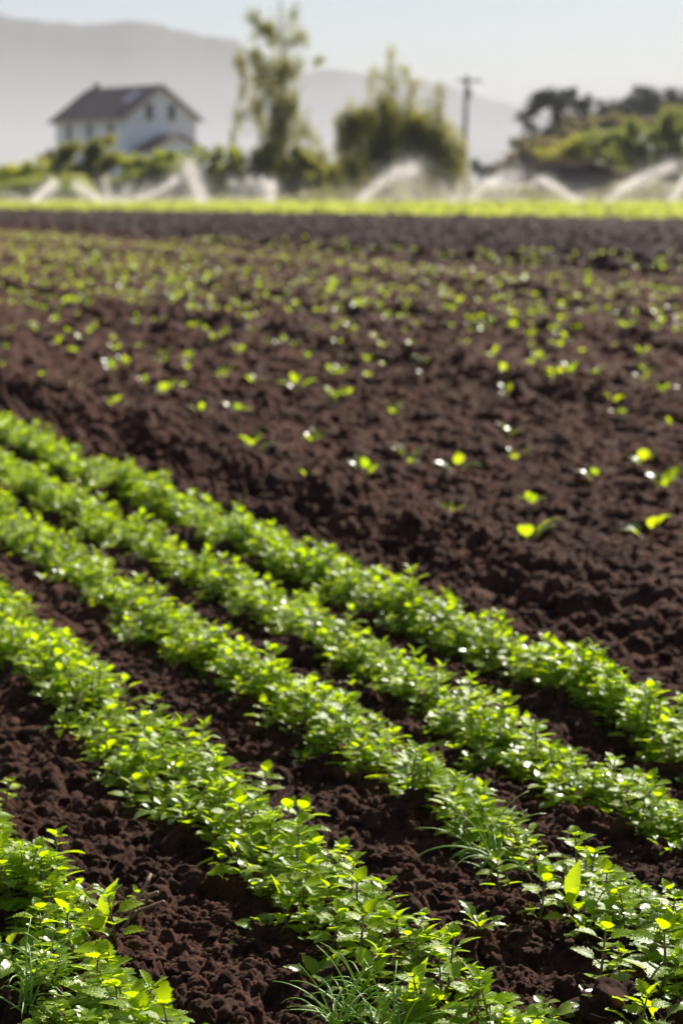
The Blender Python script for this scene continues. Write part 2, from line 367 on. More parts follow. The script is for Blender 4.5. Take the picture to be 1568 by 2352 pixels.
def plant_parts(kind, rnd, lod=0):
    """returns (stem MB, foliage MB, dew MB)"""
    st, fo, dw = MB(), MB(), MB(); fo.pet = st
    iv, if_ = ico()
    n = {0: 12, 1: 6}[lod]; cr = {0: 2, 1: 1}[lod]
    pts = []
    if kind == 'nettle':
        hgt = rnd.uniform(0.045, 0.078); nn = rnd.choice([4, 4, 5, 5])
        lean = np.array([rnd.uniform(-.15, .15), rnd.uniform(-.15, .15), 1]); top = lean * hgt
        st.tube([(0, 0, -0.012), lean * hgt * .5 + np.array([rnd.uniform(-.003, .003), rnd.uniform(-.003, .003), 0]), top], [0.0019, 0.0016, 0.0009], 5)
        az = rnd.uniform(0, 6.28)
        for k in range(nn):
            f = (k + 1.0) / nn; zz = lean * hgt * (f ** 0.8)
            L = 0.035 * (1.15 - 0.66 * f) * rnd.uniform(.85, 1.2); 
            if k == 0: L *= 0.8
            for sgn in (0, math.pi):
                a = az + sgn + rnd.uniform(-.25, .25)
                el = rnd.uniform(.05, .6) + (0.6 * max(0, f - .75) / .25)
                V = leaf(fo, zz, rotm(a, el, rnd.uniform(-.3, .3)), L, L * rnd.uniform(.62, .78), rnd.uniform(.15, .5), .22, n, 0.34, 'ovate', np.clip(0.45 + 0.25 * f + rnd.uniform(-.25, .25), 0, 1), 0.00045 if lod == 0 else 0, L * .32, 0, cr)
                pts.append(V)
            az += math.pi / 2 + rnd.uniform(-.2, .2)
        for k in range(4):
            V = leaf(fo, top, rotm(az + k * 1.57 + .7, rnd.uniform(.3, .95)), 0.014 * rnd.uniform(.8, 1.3), .0075, .3, .5, 8, .4, 'ovate', rnd.uniform(.4, .8), 0, .001, 0, 1)
            pts.append(V)
    elif kind == 'broad':
        nl = rnd.randint(7, 11)
        shp = rnd.choice(['spoon', 'spoon', 'ovate', 'lance']); lob = 3 if rnd.random() < .15 else 0
        for k in range(nl):
            f = k / (nl - 1.0); a = k * 2.399 + rnd.uniform(-.4, .4)
            L = rnd.uniform(.025, .043) * (1 - .35 * f)
            el = 0.35 + 0.85 * f + rnd.uniform(-.2, .2)
            pet = rnd.uniform(.012, .034) * (1 - .3 * f)
            V = leaf(fo, (rnd.uniform(-.004, .004), rnd.uniform(-.004, .004), 0.0), rotm(a, el, rnd.uniform(-.4, .4)), L, L * rnd.uniform(.38, .62) * (1.25 if lob else 1), rnd.uniform(.3, .9), .3, n, 0.0 if shp != 'ovate' else .08, shp, rnd.uniform(.1, .9), 0, pet, 0.0008, cr, lob)
            pts.append(V)
    elif kind == 'chick':
        for k in range(rnd.randint(5, 7)):
            a = rnd.uniform(0, 6.28); ln = rnd.uniform(.03, .06); e0 = rnd.uniform(.5, 1.3)
            d = rotm(a, e0)[:, 0]; p0 = np.zeros(3)
            pl = [p0, d * ln * .5, d * ln + np.array([0, 0, -.004])]
            st.tube(pl, [.0011, .0009, .0007], 4)
            for j in range(4):
                f = .35 + .65 * j / 3; c = d * ln * f
                for sg in (0, math.pi):
                    V = leaf(fo, c, rotm(a + 1.57 * j + sg + rnd.uniform(-.3, .3), rnd.uniform(.1, .8)), rnd.uniform(.012, .02), rnd.uniform(.009, .013), .3, .3, max(5, n // 2), 0, 'ovate', rnd.uniform(.2, 1), 0, .003, 0, 1)
                    pts.append(V)
    elif kind == 'beet':
        nl = rnd.choice([3, 4, 4, 5]); a0 = rnd.uniform(0, 6.28)
        for k in range(nl):
            a = a0 + k * (math.pi if nl == 2 else 2.399) + rnd.uniform(-.3, .3); L = rnd.uniform(.024, .038)
            V = leaf(fo, (0, 0, .0), rotm(a, rnd.uniform(.75, 1.3), rnd.uniform(-.3, .3)), L, L * rnd.uniform(.42, .62), rnd.uniform(.4, 1.0), .25, 8, 0, 'ovate', rnd.uniform(.2, 1), 0, rnd.uniform(.015, .03), 0.001, 2)
            pts.append(V)
    elif kind == 'spurrey':
        for k in range(rnd.randint(16, 24)):
            a = rnd.uniform(0, 6.28); e0 = rnd.uniform(.3, 1.45); ln = rnd.uniform(.05, .12); c = rnd.uniform(.6, 2.2)
            p = np.array([rnd.uniform(-.008, .008), rnd.uniform(-.008, .008), rnd.uniform(0, .02)]); P_ = [p]
            for i in range(9):
                e = e0 - c * (i / 9.0) ** 1.3; a += rnd.uniform(-.12, .12)
                p = p + rotm(a, e)[:, 0] * ln / 9; P_.append(p)
            fo.tube(P_, np.linspace(.0013, .0006, 10), 5, rnd.uniform(.2, 1))
        st.tube([(0, 0, -.01), (0, 0, .02)], [.002, .0015], 5)
    elif kind == 'upright':
        for k, (a, el, L) in enumerate([(2.2, 1.35, .052), (.2, .95, .042), (4.2, 1.1, .02)]):
            V = leaf(fo, (0, 0, .012), rotm(a, el, .2), L, L * .42, .15, .35, 12, 0, 'lance', .9 - .2 * k, 0, .012, 0.0006, 2); pts.append(V)
        st.tube([(0, 0, -.012), (0, 0, .015)], [.0022, .0018], 6)
    nd = 42 if kind in ('nettle',) else 18
    if lod == 1: nd = 12 if kind == 'nettle' else 7
    if kind == 'beet': nd = 3
    if pts:
        for _ in range(nd):
            V = rnd.choice(pts); p = V[rnd.randrange(len(V))]
            r = rnd.uniform(.0005, .0013) * (1.8 if lod else 1)
            dw.add(iv * r * np.array([1, 1, .75]) + p + np.array([0, 0, r * .5]), None, if_)
    return st, fo, dw

KM = {'nettle': ('nettle', 'stem'), 'broad': ('broad', 'stem'), 'chick': ('broad', 'stem'), 'beet': ('beet', 'redstem'), 'spurrey': ('thin', 'thin'), 'upright': ('broad', 'redstem')}
VAR = {}
rnd = random.Random(5)
for kd, cnt in (('nettle', 10), ('broad', 9), ('chick', 6), ('beet', 10), ('spurrey', 4), ('upright', 2)):
    VAR[kd] = []
    for i in range(cnt):
        st, fo, dw = plant_parts(kd, rnd, 0)
        fm, sm = KM[kd]
        VAR[kd].append((fo.mesh(kd + '_foliage', M[fm]), st.mesh(kd + '_stem', M[sm]) if st.V else None, dw.mesh(kd + '_dew', M['dew']) if dw.V else None))
KIND_NAME = {'nettle': 'nettle_plant', 'broad': 'broadleaf_weed', 'chick': 'chickweed_plant', 'beet': 'seedling', 'spurrey': 'grassy_weed', 'upright': 'pointed_seedling'}
CATN = {'nettle': 'nettle', 'broad': 'leafy plant', 'chick': 'leafy plant', 'beet': 'seedling', 'spurrey': 'grassy weed', 'upright': 'seedling'}
def place(kd, x, y, label, group=None, sc=1.0, vi=None, rz=None, dew=True, tilt=0.12):
    fo, st, dw = VAR[kd][vi if vi is not None else rnd.randrange(len(VAR[kd]))]
    z = float(H(np.array([x]), np.array([y]))[0])
    o = empty(KIND_NAME[kd], (x, y, z - 0.004), label, CATN[kd], group, rnd.uniform(0, 6.28) if rz is None else rz)
    o.rotation_euler[0] = rnd.uniform(-tilt, tilt); o.rotation_euler[1] = rnd.uniform(-tilt, tilt)
    o.scale = (sc * 1.04, sc * 1.04, sc * .88 if group == 'plants crowding the green rows' else sc)
    link('foliage', fo, o)
    if st: link('stem', st, o)
    if dw and dew: tag(link('dew_drops', dw, o), kind='stuff')
    return o

# ------------------------------------------------------------------ ground sheet
def ground():
    ys = list(np.arange(-2.5, 1.9, 0.05)); y = 1.9
    while y < 150:
        ys.append(y)
        y += y * (0.00085 if y < 5 else 0.0013 if y < 12 else 0.0018 if y < 92 else 0.012)
    ys = np.array(ys); t = np.linspace(-1, 1, 581)
    w = np.maximum(0.3 * ys + 0.45, 1.0)
    X = w[:, None] * (0.5 * t + 2.6 * t ** 7)[None, :]; Y = np.repeat(ys[:, None], len(t), 1)
    xs, yy = X.ravel(), Y.ravel()
    Z = np.zeros_like(xs)
    for i in range(0, len(xs), 200000): Z[i:i + 200000] = H(xs[i:i + 200000], yy[i:i + 200000])
    # small sideways jitter so the lumps are not a pure height field
    nr, nc = X.shape
    idx = np.arange(nr * nc).reshape(nr, nc)
    F = np.stack([idx[:-1, :-1], idx[:-1, 1:], idx[1:, 1:], idx[1:, :-1]], -1).reshape(-1, 4)
    clod_shade = np.clip((qs(xs, yy)[0] - QEDGE + .6) / .8, 0, 1)  # shade on the near sides of backlit clods, painted into the far soil
    mb = MB(); mb.add(np.stack([xs, yy, Z], -1), F, None, clod_shade)
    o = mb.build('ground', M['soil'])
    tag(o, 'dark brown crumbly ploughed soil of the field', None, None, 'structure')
ground()
# wide land far around, below the field soil
def T(x, y):
    x = np.asarray(x, float); y = np.asarray(y, float)
    up = np.clip((y - 200) / 20, 0, 1); up = up * up * (3 - 2 * up)
    z = -0.35 + up * 1.6 + 1.2 * up * np.clip((-x - 10) / 25, 0, 1) * np.clip((230 - np.abs(y - 240)) / 60, 0, 1)
    hill = np.clip((x - 0.125 * y - 8) / 60, 0, 1) * np.clip((y - 330) / 150, 0, 1)
    z = z + 24 * hill * hill * (3 - 2 * hill)
    return z + 0.25 * up * (fbm(x * .05, y * .05, 31) - .45)
yb = np.concatenate([np.linspace(-60, 140, 12), np.linspace(145, 620, 100), np.geomspace(640, 3200, 20)])
xb = np.concatenate([-np.geomspace(2500, 160, 10), np.linspace(-150, 250, 90), np.geomspace(265, 2500, 10)])
XX, YY = np.meshgrid(xb, yb); ZZ = T(XX.ravel(), YY.ravel())
idx = np.arange(XX.size).reshape(XX.shape)
mb = MB(); mb.add(np.stack([XX.ravel(), YY.ravel(), ZZ], -1), np.stack([idx[:-1, :-1], idx[:-1, 1:], idx[1:, 1:], idx[1:, :-1]], -1).reshape(-1, 4))
tag(mb.build('terrain', M['verge']), 'rough ground with dry grass beyond the crop field', None, None, 'structure')

# loose clods
iv1, if1 = ico2(2); ivs, ifs = ico2(1); ivb, ifb = ico2(4)
def lump(x, y, r, seed, flat=.7, src=None):
    rs = np.random.default_rng(seed); v = (iv1 if src is None else src).copy()
    off = rs.uniform(0, 50, 3)
    nn = vnoise(v[:, 0] * 2 + off[0], v[:, 1] * 2 + v[:, 2] * 1.7 + off[1], 4) - .5
    n2 = vnoise(v[:, 0] * 5 + off[1], v[:, 2] * 5 + v[:, 1] * 3.1 + off[2], 9) - .5
    n3 = bumps(v[:, 0] * .02 + v[:, 2] * .013 + off[0], v[:, 1] * .02 + v[:, 2] * .009, .006, 5) / .006 if len(v) > 400 else 0
    v = v * (1 + .6 * nn + .45 * n2 + .16 * n3)[:, None] * np.array([rs.uniform(.8, 1.3), rs.uniform(.8, 1.2), flat]) * r
    a = rs.uniform(0, 6.28); c, s_ = math.cos(a), math.sin(a)
    v = v @ np.array([[c, -s_, 0], [s_, c, 0], [0, 0, 1]]).T
    return v
mb = MB(); N = 15000
cy = 2.1 + 6.5 * rng.random(N) ** 1.5; cxx = (rng.random(N) * 2 - 1) * (0.25 * cy + .15)
cz = H(cxx, cy); rr = 0.0022 + 0.0075 * rng.random(N) ** 4.5
for i in range(N):
    big = rr[i] > .006; mb.add(lump(0, 0, rr[i], i, .7, iv1 if big else ivs) + np.array([cxx[i], cy[i], cz[i] + rr[i] * .3]), None, if1 if big else ifs, 0.0)
nb = 1500
sb_ = 1.8 + 12 * rng.random(nb); qb = np.where(rng.random(nb) < .6, 2.32 + rng.normal(size=nb) * .2, 2.2 + 6 * rng.random(nb))
for i in range(nb):
    x, y = xy_of(qb[i], sb_[i]); r_ = .006 + .022 * rng.random() ** 3
    mb.add(lump(0, 0, r_, 20000 + i, .7) + np.array([x, y, float(H(np.array([x]), np.array([y]))[0]) + r_ * .25]), None, if1, 0.0)
tag(mb.build('soil_crumbs', M['soil']), 'loose crumbs of dark brown soil lying between the green rows', 'soil crumbs', None, 'stuff')
CL = [(1310, 1990, .028, 'blocky dark clod upper right of the tall single nettle'), (1372, 1985, .03, 'pale topped squarish clod beside the blocky dark clod'), (1395, 2290, .045, 'largest dark clod low in the gap right of the grassy weeds'),
      (650, 2110, .030, 'rounded clod right of the dry sticks'), (975, 1685, .026, 'round clod between the second and third green rows'), (905, 1960, .026, 'brown clod in the sunlit gap above the sharp nettle'),
      (1190, 2130, .03, 'knobbly clod in the shaded gap beside the third row'), (530, 1975, .027, 'clod at the upper end of the gap above the dry sticks'), (700, 2200, .035, 'wide crumbly clod right of the left corner nettles'),
      (1500, 2030, .028, 'crumbly clod near the right edge above the front nettles'), (880, 2010, .034, 'big crumbly clod behind the sharp nettle in the sunlit gap'), (500, 2290, .035, 'broad clod at the bottom edge between two green rows')]
for i, (u, v, r, lb) in enumerate(CL):
    x, y = gpt(u, v); r *= .8; m_ = MB(); m_.add(lump(0, 0, r, 900 + i, .65, ivb), None, ifb, 0.0)
    o = m_.build('soil_clod', M['soil']); o.location = (x, y, float(H(np.array([x]), np.array([y]))[0]) - r * .1); tag(o, lb, 'clod', 'big soil clods')
    o.scale = (1, 1, 1)
ST = [(178, 996, .030, 'M', 'pale pinkish stone beyond the first row near the left edge'), (888, 1245, .034, 'M', 'pale brown lump on the rough bank in mid field'), (1150, 1372, .05, 'M', 'flat pale slab of earth on the bank above the first green row'), (1075, 1345, .045, 'M', 'flat light brown clod left of the pale slab')]
for i, (u, v, r, _, lb) in enumerate(ST):
    x, y = gpt(u, v); m_ = MB(); m_.add(lump(0, 0, r, 950 + i, .5), None, if1, 0.0)
    o = m_.build('stone', M['stone'] if i == 0 else M['soil']); o.location = (x, y, float(H(np.array([x]), np.array([y]))[0]) + r * .25); tag(o, lb, 'stone' if i == 0 else 'clod', 'pale lumps on the bank')
# bits of straw and root
mb = MB()
for i in range(170):
    y = 2.2 + 5 * rng.random() ** 1.4; x = (rng.random() * 2 - 1) * (.25 * y + .1); z = float(H(np.array([x]), np.array([y]))[0]) + .004
    a = rng.random() * 6.28; L = .006 + .02 * rng.random(); d = np.array([math.cos(a), math.sin(a), rng.normal() * .35]) * L
    mb.tube([np.array([x, y, z]) - d / 2, np.array([x, y, z]) + rng.normal(size=3) * .001, np.array([x, y, z]) + d / 2], .0007, 4)
tag(mb.build('straw_bits', M['straw']), 'short bits of straw and root scattered over the soil', 'straw', None, 'stuff')

# dry sticks
SK = [((280, 2080), (349, 2012), .0022, .02, 'dark dry twig leaning up across two paler twigs'), ((268, 2066), (374, 2073), .0026, .006, 'long pale dry twig lying under the leaning dark one'), ((305, 2060), (361, 2050), .0026, .010, 'short stout pale twig end beside the long one')]
for (a, b, r, hz, lb) in SK:
    xa, ya = gpt(*a, .01); xb_, yb_ = gpt(*b, .01 + hz)
    za = float(H(np.array([xa]), np.array([ya]))[0]) + .008; zb = max(.012 + hz, float(H(np.array([xb_]), np.array([yb_]))[0]) + .006)
    A = np.array([xa, ya, za]); B = np.array([xb_, yb_, zb]); m_ = MB()
    pp = [A + (B - A) * f + rng.normal(size=3) * .0012 for f in np.linspace(0, 1, 7)]
    m_.tube(np.array(pp) - A, [r * .8, r, r * .95, r * 1.05, r, r * 1.1, r * .9], 7)
    o = m_.build('dry_twig', M['stick']); o.location = A; tag(o, lb, 'twig', 'dry twigs on the soil')

# ------------------------------------------------------------------ the green rows
ROWTXT = {'A': 'the green row farthest right, next to the bare bank', 'B': 'the second green row from the bare bank', 'C': 'the middle green row', 'D': 'the wide green row that runs to the bottom edge', 'E': 'the short green row in the lower left corner', 'F': 'the row outside'}
def project(x, y, z):
    dx, dy, dz = x, y, z - CAM_H
    f = dy * CP - dz * SP; up = dy * SP + dz * CP
    return 784 + dx / f / K, 1176 - up / f / K, f
HERO = [('nettle', 1025, 2262, 1.15, 'single sharp nettle standing on bare soil right of the grassy weeds'),
        ('nettle', 1229, 2075, 1.05, 'tall nettle on a bare upright stem alone in the gap of the middle row'),
        ('nettle', 795, 2072, 1.1, 'nettle reaching right out of the wide row over sunlit clods'),
        ('nettle', 1515, 2235, 1.45, 'tall nettle with dark reddish stem at the lower right edge'),
        ('nettle', 1372, 2200, 1.15, 'nettle with a reddish stem left of the tall one at the lower right'),
        ('nettle', 1462, 2330, 1.1, 'low nettle at the bottom edge under the tall reddish stemmed one'),
        ('nettle', 275, 2150, 1.1, 'nettle tip just right of the pointed yellow green seedling'),
        ('nettle', 350, 2345, 1.2, 'nettle at the bottom edge at the right end of the corner row'),
        ('nettle', 215, 2290, 1.3, 'nettle with an orange stem in the corner row'),
        ('nettle', 160, 2200, 1.2, 'nettle left below the pointed seedling'),
        ('nettle', 262, 2255, 1.1, 'nettle in the corner row between the orange stemmed one and the soil'),
        ('nettle', 1100, 2330, 1.1, 'nettle at the bottom edge below the single sharp one'),
        ('nettle', 1150, 2030, .8, 'small nettle left of the tall bare stemmed one'),
        ('nettle', 690, 1925, 1.2, 'nettle leaning out of the wide row above the gap'),
        ('nettle', 120, 1995, 1.1, 'nettle at the right side of the corner row above the twigs'),
        ('nettle', 318, 2048, .5, 'tiny nettle with dew behind the dry twigs'),
        ('upright', 226, 2122, 1.3, 'pointed upright yellow green seedling in front of the dry twigs'),
        ('upright', 1308, 2075, 1.1, 'bright pointed leaf standing over the lower right nettles'),
        ('spurrey', 800, 2275, 1.0, 'thread leaved grassy weed in the wide row near the bottom'),
        ('spurrey', 765, 2320, 0.9, 'thread leaved weed arching left over bare soil at the bottom'),
        ('spurrey', 868, 2300, 0.9, 'thread leaved weed right of the bottom grassy clump'),
        ('spurrey', 1120, 1935, 1.0, 'grassy weed with arching blades in the middle row'),
        ('spurrey', 105, 2245, 1.0, 'thread leaved weed in the lower left corner row'),
        ('spurrey', 185, 2330, .8, 'thread leaved weed at the bottom edge of the corner row'),
        ('spurrey', 835, 2240, .85, 'thread leaved weed on the upper side of the bottom grassy clump'),
        ('spurrey', 905, 2345, 1.0, 'thread leaved weed cut by the bottom edge in the wide row'),
        ('spurrey', 60, 2290, 1.0, 'thread leaved weed close to the bottom left corner'),
        ('spurrey', 1140, 1965, .9, 'second grassy weed just below the arching one in the middle row'),
        ('upright', 655, 2075, 1.0, 'long narrow leaved plant on the left side of the wide row'),
        ('upright', 945, 2290, 1.1, 'long narrow leaved plant at the foot of the wide row'),
        ('broad', 625, 2085, 1.2, 'pale oval leaved plant on the shaded left side of the wide row'),
        ('broad', 735, 2185, 1.3, 'oval leaved plant low on the left side of the wide row'),
        ('broad', 1100, 2120, .9, 'pale leafy plant in shade left of the middle row gap'),
        ('broad', 850, 2220, 1.3, 'round leaved plant at the right side of the wide row'),
        ('broad', 1400, 2275, 1.3, 'oval leaved plant under the tall reddish stemmed nettle'),
        ('broad', 1500, 2300, 1.4, 'bright oval leaved plant at the lower right edge'),
        ('broad', 920, 2330, 1.4, 'long leaved plant at the bottom edge of the wide row'),
        ('broad', 130, 2120, 1.3, 'round leaved plant at the left edge beside the pointed seedling'),
        ('broad', 60, 2180, 1.4, 'long leaved plant at the left edge of the corner row'),
        ('broad', 1245, 1760, 1.0, 'leafy plant hanging its dark leaf over the soil beside the second row'),
        ]
for kd, u, v, sc, lb in HERO:
    x, y = gpt(u, v, 0.01); place(kd, x, y, lb, None, sc, tilt=.06)
heroxy = [gpt(a[1], a[2], .01) for a in HERO]

cand = []
def rowdens(k, x, y):
    u, v, f = project(x, y, 0.0)
    d = 1.0
    if k == 'C' and 1190 < u < 1330: d = .12
    if k == 'C' and 1130 < u <= 1190: d = .45
    if k == 'C' and u > 1330: d = .85
    if k in 'CD' and v > 1600: d *= .72 + .4 * float(vnoise(np.array([x * 14]), np.array([y * 14]), 91)[0])
    if k == 'D' and v > 2170: d = .5
    if k == 'E' and v > 2180: d = .65
    if k == 'E' and v < 1730: d = .0
    if k == 'E' and 1730 <= v < 2000: d = .75
    return d
rp = random.Random(21)
for k, q0 in ROWS.items():
    s = 1.7
    while s < 11.5:
        s += rp.expovariate({'A': 140.0, 'B': 140.0, 'C': 145.0, 'D': 165.0, 'E': 165.0, 'F': 30.0}[k])
        wd = {'A': .050, 'B': .052, 'C': .053, 'D': .070, 'E': .066, 'F': .06}[k]
        qq = q0 + 0.012 * math.sin(s * 2.3 + q0 * 9) + rp.uniform(-1, 1) * wd * (1 + .25 * math.sin(s * 5 + q0)) * (1.55 if rp.random() < .1 else .92)
        x, y = xy_of(qq, s)
        if rp.random() > rowdens(k, x, y): continue
        u, v, f = project(x, y, 0.03)
        if u < -500 or u > 2070 or y < 1.9: continue
        if (240 < u < 400 and 1985 < v < 2200) or (175 < u < 275 and 2070 < v < 2190): continue
        g = float(vnoise(np.array([s * 2.2]), np.array([q0 * 10]), 40)[0]) * .5 + rp.random() * .6
        kd = 'nettle' if g < .62 else ('broad' if g < .85 else 'chick')
        if k in 'AB' and kd == 'nettle' and rp.random() < .3: kd = 'chick'
        edge = abs(qq - q0) / wd
        vis = -60 < u < 1630 and v < 2440
        cand.append((f, kd, x, y, k, vis, (1.06 - .25 * min(1, edge)) * rp.uniform(.72, 1.2) * (1.06 if k in 'DE' else 1.0)))
cand.sort(key=lambda c: c[0])
used = {'nettle': len([1 for h_ in HERO if h_[0] == 'nettle']), 'leafy': 10}
rest = []
for (f, kd, x, y, k, vis, sc) in cand:
    key = 'nettle' if kd == 'nettle' else 'leafy'
    if vis and used[key] < 300 and k != 'F':
        used[key] += 1
        u, v, _ = project(x, y, .03)
        wh = 'sharp' if v > 2050 else 'slightly blurred' if v > 1750 else 'softly blurred'
        kn = {'nettle': 'serrated young nettle', 'broad': 'small round leaved weed', 'chick': 'fine leaved low weed'}[kd]
        place(kd, x, y, '%s in %s, %s' % (kn, {'A': 'the green row by the bare bank', 'B': 'the second row from the bank', 'C': 'the middle green row', 'D': 'the wide green row', 'E': 'the corner row'}[k], wh), 'plants crowding the green rows', sc, dew=True)
    else: rest.append((kd, x, y, sc, f))
# the remaining plants of the rows, as one mass
LOD = {}
for kd in ('nettle', 'broad', 'chick'):
    LOD[kd] = [plant_parts(kd, rnd, 1) for _ in range(7)]
def mass(items, name, label, cat, fm_of, lods, group=None):
    fm = {}; stm = MB(); dwm = MB()
    xs = np.array([i[1] for i in items]); ys_ = np.array([i[2] for i in items]); zs = H(xs, ys_)
    for (kd, x, y, sc, f), z in zip(items, zs):
        st, fo, dw = rnd.choice(lods[kd]); a = rnd.uniform(0, 6.28); c, s_ = math.cos(a), math.sin(a)
        Rz = np.array([[c, -s_, 0], [s_, c, 0], [0, 0, 1]]).T * sc
        off = np.array([x, y, z - .004]); ti = rnd.uniform(-.15, .15)
        for src, dst in ((fo, fm.setdefault(fm_of[kd], MB())), (st, stm), (dw, dwm)):
            if not src.V: continue
            V, F4, F3, Tn, E = src.arrays(); dst.add(V @ Rz + off, F4, F3, np.clip(Tn + ti, 0, 1), E)
    root = empty(name, (0, 0, 0), label, cat, group); root['kind'] = 'stuff'
    for k_, m_ in fm.items(): tag(m_.build('foliage', M[k_], root), kind='stuff')
    if stm.V: tag(stm.build('stems', M['stem'], root), kind='stuff')
    if dwm.V: tag(dwm.build('dew_drops', M['dew'], root), kind='stuff')
mass(rest, 'row_vegetation', 'blurred mass of small bright green plants filling the farther parts of the rows', 'row plants', {'nettle': 'nettle', 'broad': 'broad', 'chick': 'broad'}, LOD)

# ------------------------------------------------------------------ seedlings on the dark bed
SEED = [(587, 1040, 1.2), (727, 1010, 1.1), (708, 1085, .6), (840, 1122, 1.2), (937, 1064, 1.1), (1047, 1102, 1.2), (1033, 1172, .85), (1172, 1000, .9), (1182, 1040, 1), (1222, 1160, .8),
        (1212, 1240, 1.3), (1365, 1098, 1.1), (1480, 1068, 1.1), (1522, 1120, 1.5), (1490, 1238, 1.3), (1420, 952, .9), (1535, 940, .6), (1405, 910, 1.2), (1478, 882, .8), (1300, 1030, .4), (900, 948, 1.1),
        (803, 916, .8), (537, 968, 1.1), (459, 942, .8), (387, 915, 1.2), (258, 935, 1.0), (680, 912, 1.5), (583, 882, 1), (520, 860, 1), (436, 824, 1), (428, 856, .8), (330, 896, .7), (255, 875, .9),
        (178, 898, .8), (137, 888, .9), (95, 868, .6), (10, 845, .9), (15, 808, .8), (367, 826, 1.2), (318, 801, 1), (255, 796, .9), (212, 776, 1.1), (163, 770, 1), (130, 779, .9), (88, 764, 1), (24, 740, .9),
        (973, 858, 1), (970, 832, .9), (878, 838, .9), (880, 810, .8), (788, 825, 1), (782, 800, .9), (718, 805, 1.1), (640, 802, .9), (587, 770, 1), (655, 778, .8), (520, 774, 1.1), (472, 770, .8), (470, 748, .8),
        (418, 760, .9), (715, 757, 1.1), (808, 778, 1), (877, 790, .9), (1076, 880, .9), (1165, 894, .9), (1162, 861, 1), (1280, 880, 1.1), (1235, 835, 1.1), (1135, 817, 1), (1048, 809, .9), (1110, 776, .9),
        (1350, 858, .8), (1290, 799, 1), (1180, 776, 1), (1400, 803, .8), (1500, 813, .8), (1438, 772, 1.3), (1503, 776, 1), (1230, 751, 1), (1268, 757, .9), (1348, 786, .8), (20, 755, .9), (962, 755, 1), (1028, 758, .9),
        (934, 715, 1), (826, 700, 1), (590, 733, 1), (360, 740, 1), (258, 728, .8), (108, 680, 1), (192, 690, 1), (1410, 700, 1.2), (1560, 742, .9)]
SEED.sort(key=lambda a: -a[1])
ORD = ['first', 'second', 'third', 'fourth', 'fifth', 'sixth', 'seventh', 'eighth', 'ninth', 'tenth', 'eleventh', 'twelfth', 'thirteenth', 'fourteenth']
bands = []
for i in range(0, len(SEED), 9):
    b_ = sorted(SEED[i:i + 9]); bands.append(b_)
sxy = []
for bi, b_ in enumerate(bands):
    for j, (u, v, sc) in enumerate(b_):
        x, y = gpt(u, v); sxy.append((x, y))
        lb = 'bright seedling, %s from the left in the %s line of seedlings past the bank' % (ORD[j], ORD[bi])
        tilt = .2
        place('beet', x, y, lb, 'seedlings on the dark soil', 1.65 * sc, tilt=tilt, dew=bi < 7)
# the seedling rows farther off
far = []
rs = random.Random(3)
q = 3.3
while q < 21.5:
    s = 3.0
    step = 0.20
    while s < 60:
        s += step * rs.uniform(.4, 1.7)
        qq = q + rs.uniform(-.035, .035); x, y = xy_of(qq, s); u, v, f = project(x, y, 0)
        if u < -700 or u > 2260 or y < 6 or y > 62: continue
        vlim = 735 + (u - 784) * .03
        if v > vlim and -30 < u < 1600 and (v > 930 or rs.random() > .3): continue
        if v < 532 + max(0, u) * .062: continue
        if rs.random() < .25: continue
        far.append((f, x, y, rs.uniform(.75, 1.3) * 1.45, -20 < u < 1590))
    q += rs.choice([.3, .3, .3, .3, .6])
far.sort(); nfar = 0; lod_items = []
BL = []
for _ in range(8): BL.append(plant_parts('beet', rnd, 1))
single = []
for st, fo, dw in BL:
    mb = MB(); 
    for src in (fo, st):
        if src.V: mb.add(*[a for a in src.arrays()][:3], tint=src.arrays()[3], edge=1.0)
    single.append(mb.mesh('seedling', M['beet']))
lim = 300 - len(SEED)
zf = H(np.array([a[1] for a in far]), np.array([a[2] for a in far]))
for (f, x, y, sc, vis), z in zip(far, zf):
    if vis and nfar < lim:
        nfar += 1; o = link('seedling', rnd.choice(single)); o.location = (x, y, float(z) - .003); o.rotation_euler = (rnd.uniform(-.2, .2), rnd.uniform(-.2, .2), rnd.uniform(0, 6.28)); o.scale = (sc,) * 3
        tag(o, 'small blurred seedling among the crowded lines in the middle of the dark field', 'seedling', 'distant seedlings in lines')
    else: lod_items.append(('beet', x, y, sc, f))
print('seedlings', len(SEED), nfar, len(lod_items), 'rest', len(rest), used)
mass(lod_items, 'distant_seedlings', 'countless tiny green seedlings sprinkled over the far part of the dark field', 'seedlings', {'beet': 'beet'}, {'beet': BL})

# ------------------------------------------------------------------ the bright crop strip and the verge behind
def scatter_blades(mb, P_, size, up=1.0, tint=(0, 1), aspect=1.0, r=rng):
    """random small leaf faces at points P_"""
    n = len(P_); d = r.normal(size=(n, 3)); d[:, 2] = np.abs(d[:, 2]) * up + .1 if up > 0 else d[:, 2]
    d /= np.linalg.norm(d, axis=1)[:, None]
    e = r.normal(size=(n, 3)); e -= d * (e * d).sum(1)[:, None]; e /= np.linalg.norm(e, axis=1)[:, None]
    sz = size * r.uniform(.6, 1.4, n)[:, None]
    a = P_; b = P_ + d * sz * .5 + e * sz * .32 * aspect; c = P_ + d * sz; g = P_ + d * sz * .5 - e * sz * .32 * aspect
    V = np.stack([a, b, c, g], 1).reshape(-1, 3); F = np.arange(4 * n).reshape(n, 4)
    mb.add(V, F, None, np.repeat(r.uniform(tint[0], tint[1], n), 4))
E0 = np.array(gpt(-10, 491)); E1 = np.array(gpt(1568, 519)); ed = (E1 - E0) / np.linalg.norm(E1 - E0)
mb = MB(); N = 70000
yy = 50 + 82 * rng.random(N) ** 1.3; xx = (rng.random(N) * 2 - 1) * (.3 * yy + 6)
side = (xx - E0[0]) * ed[1] - (yy - E0[1]) * ed[0]        # negative: beyond the edge
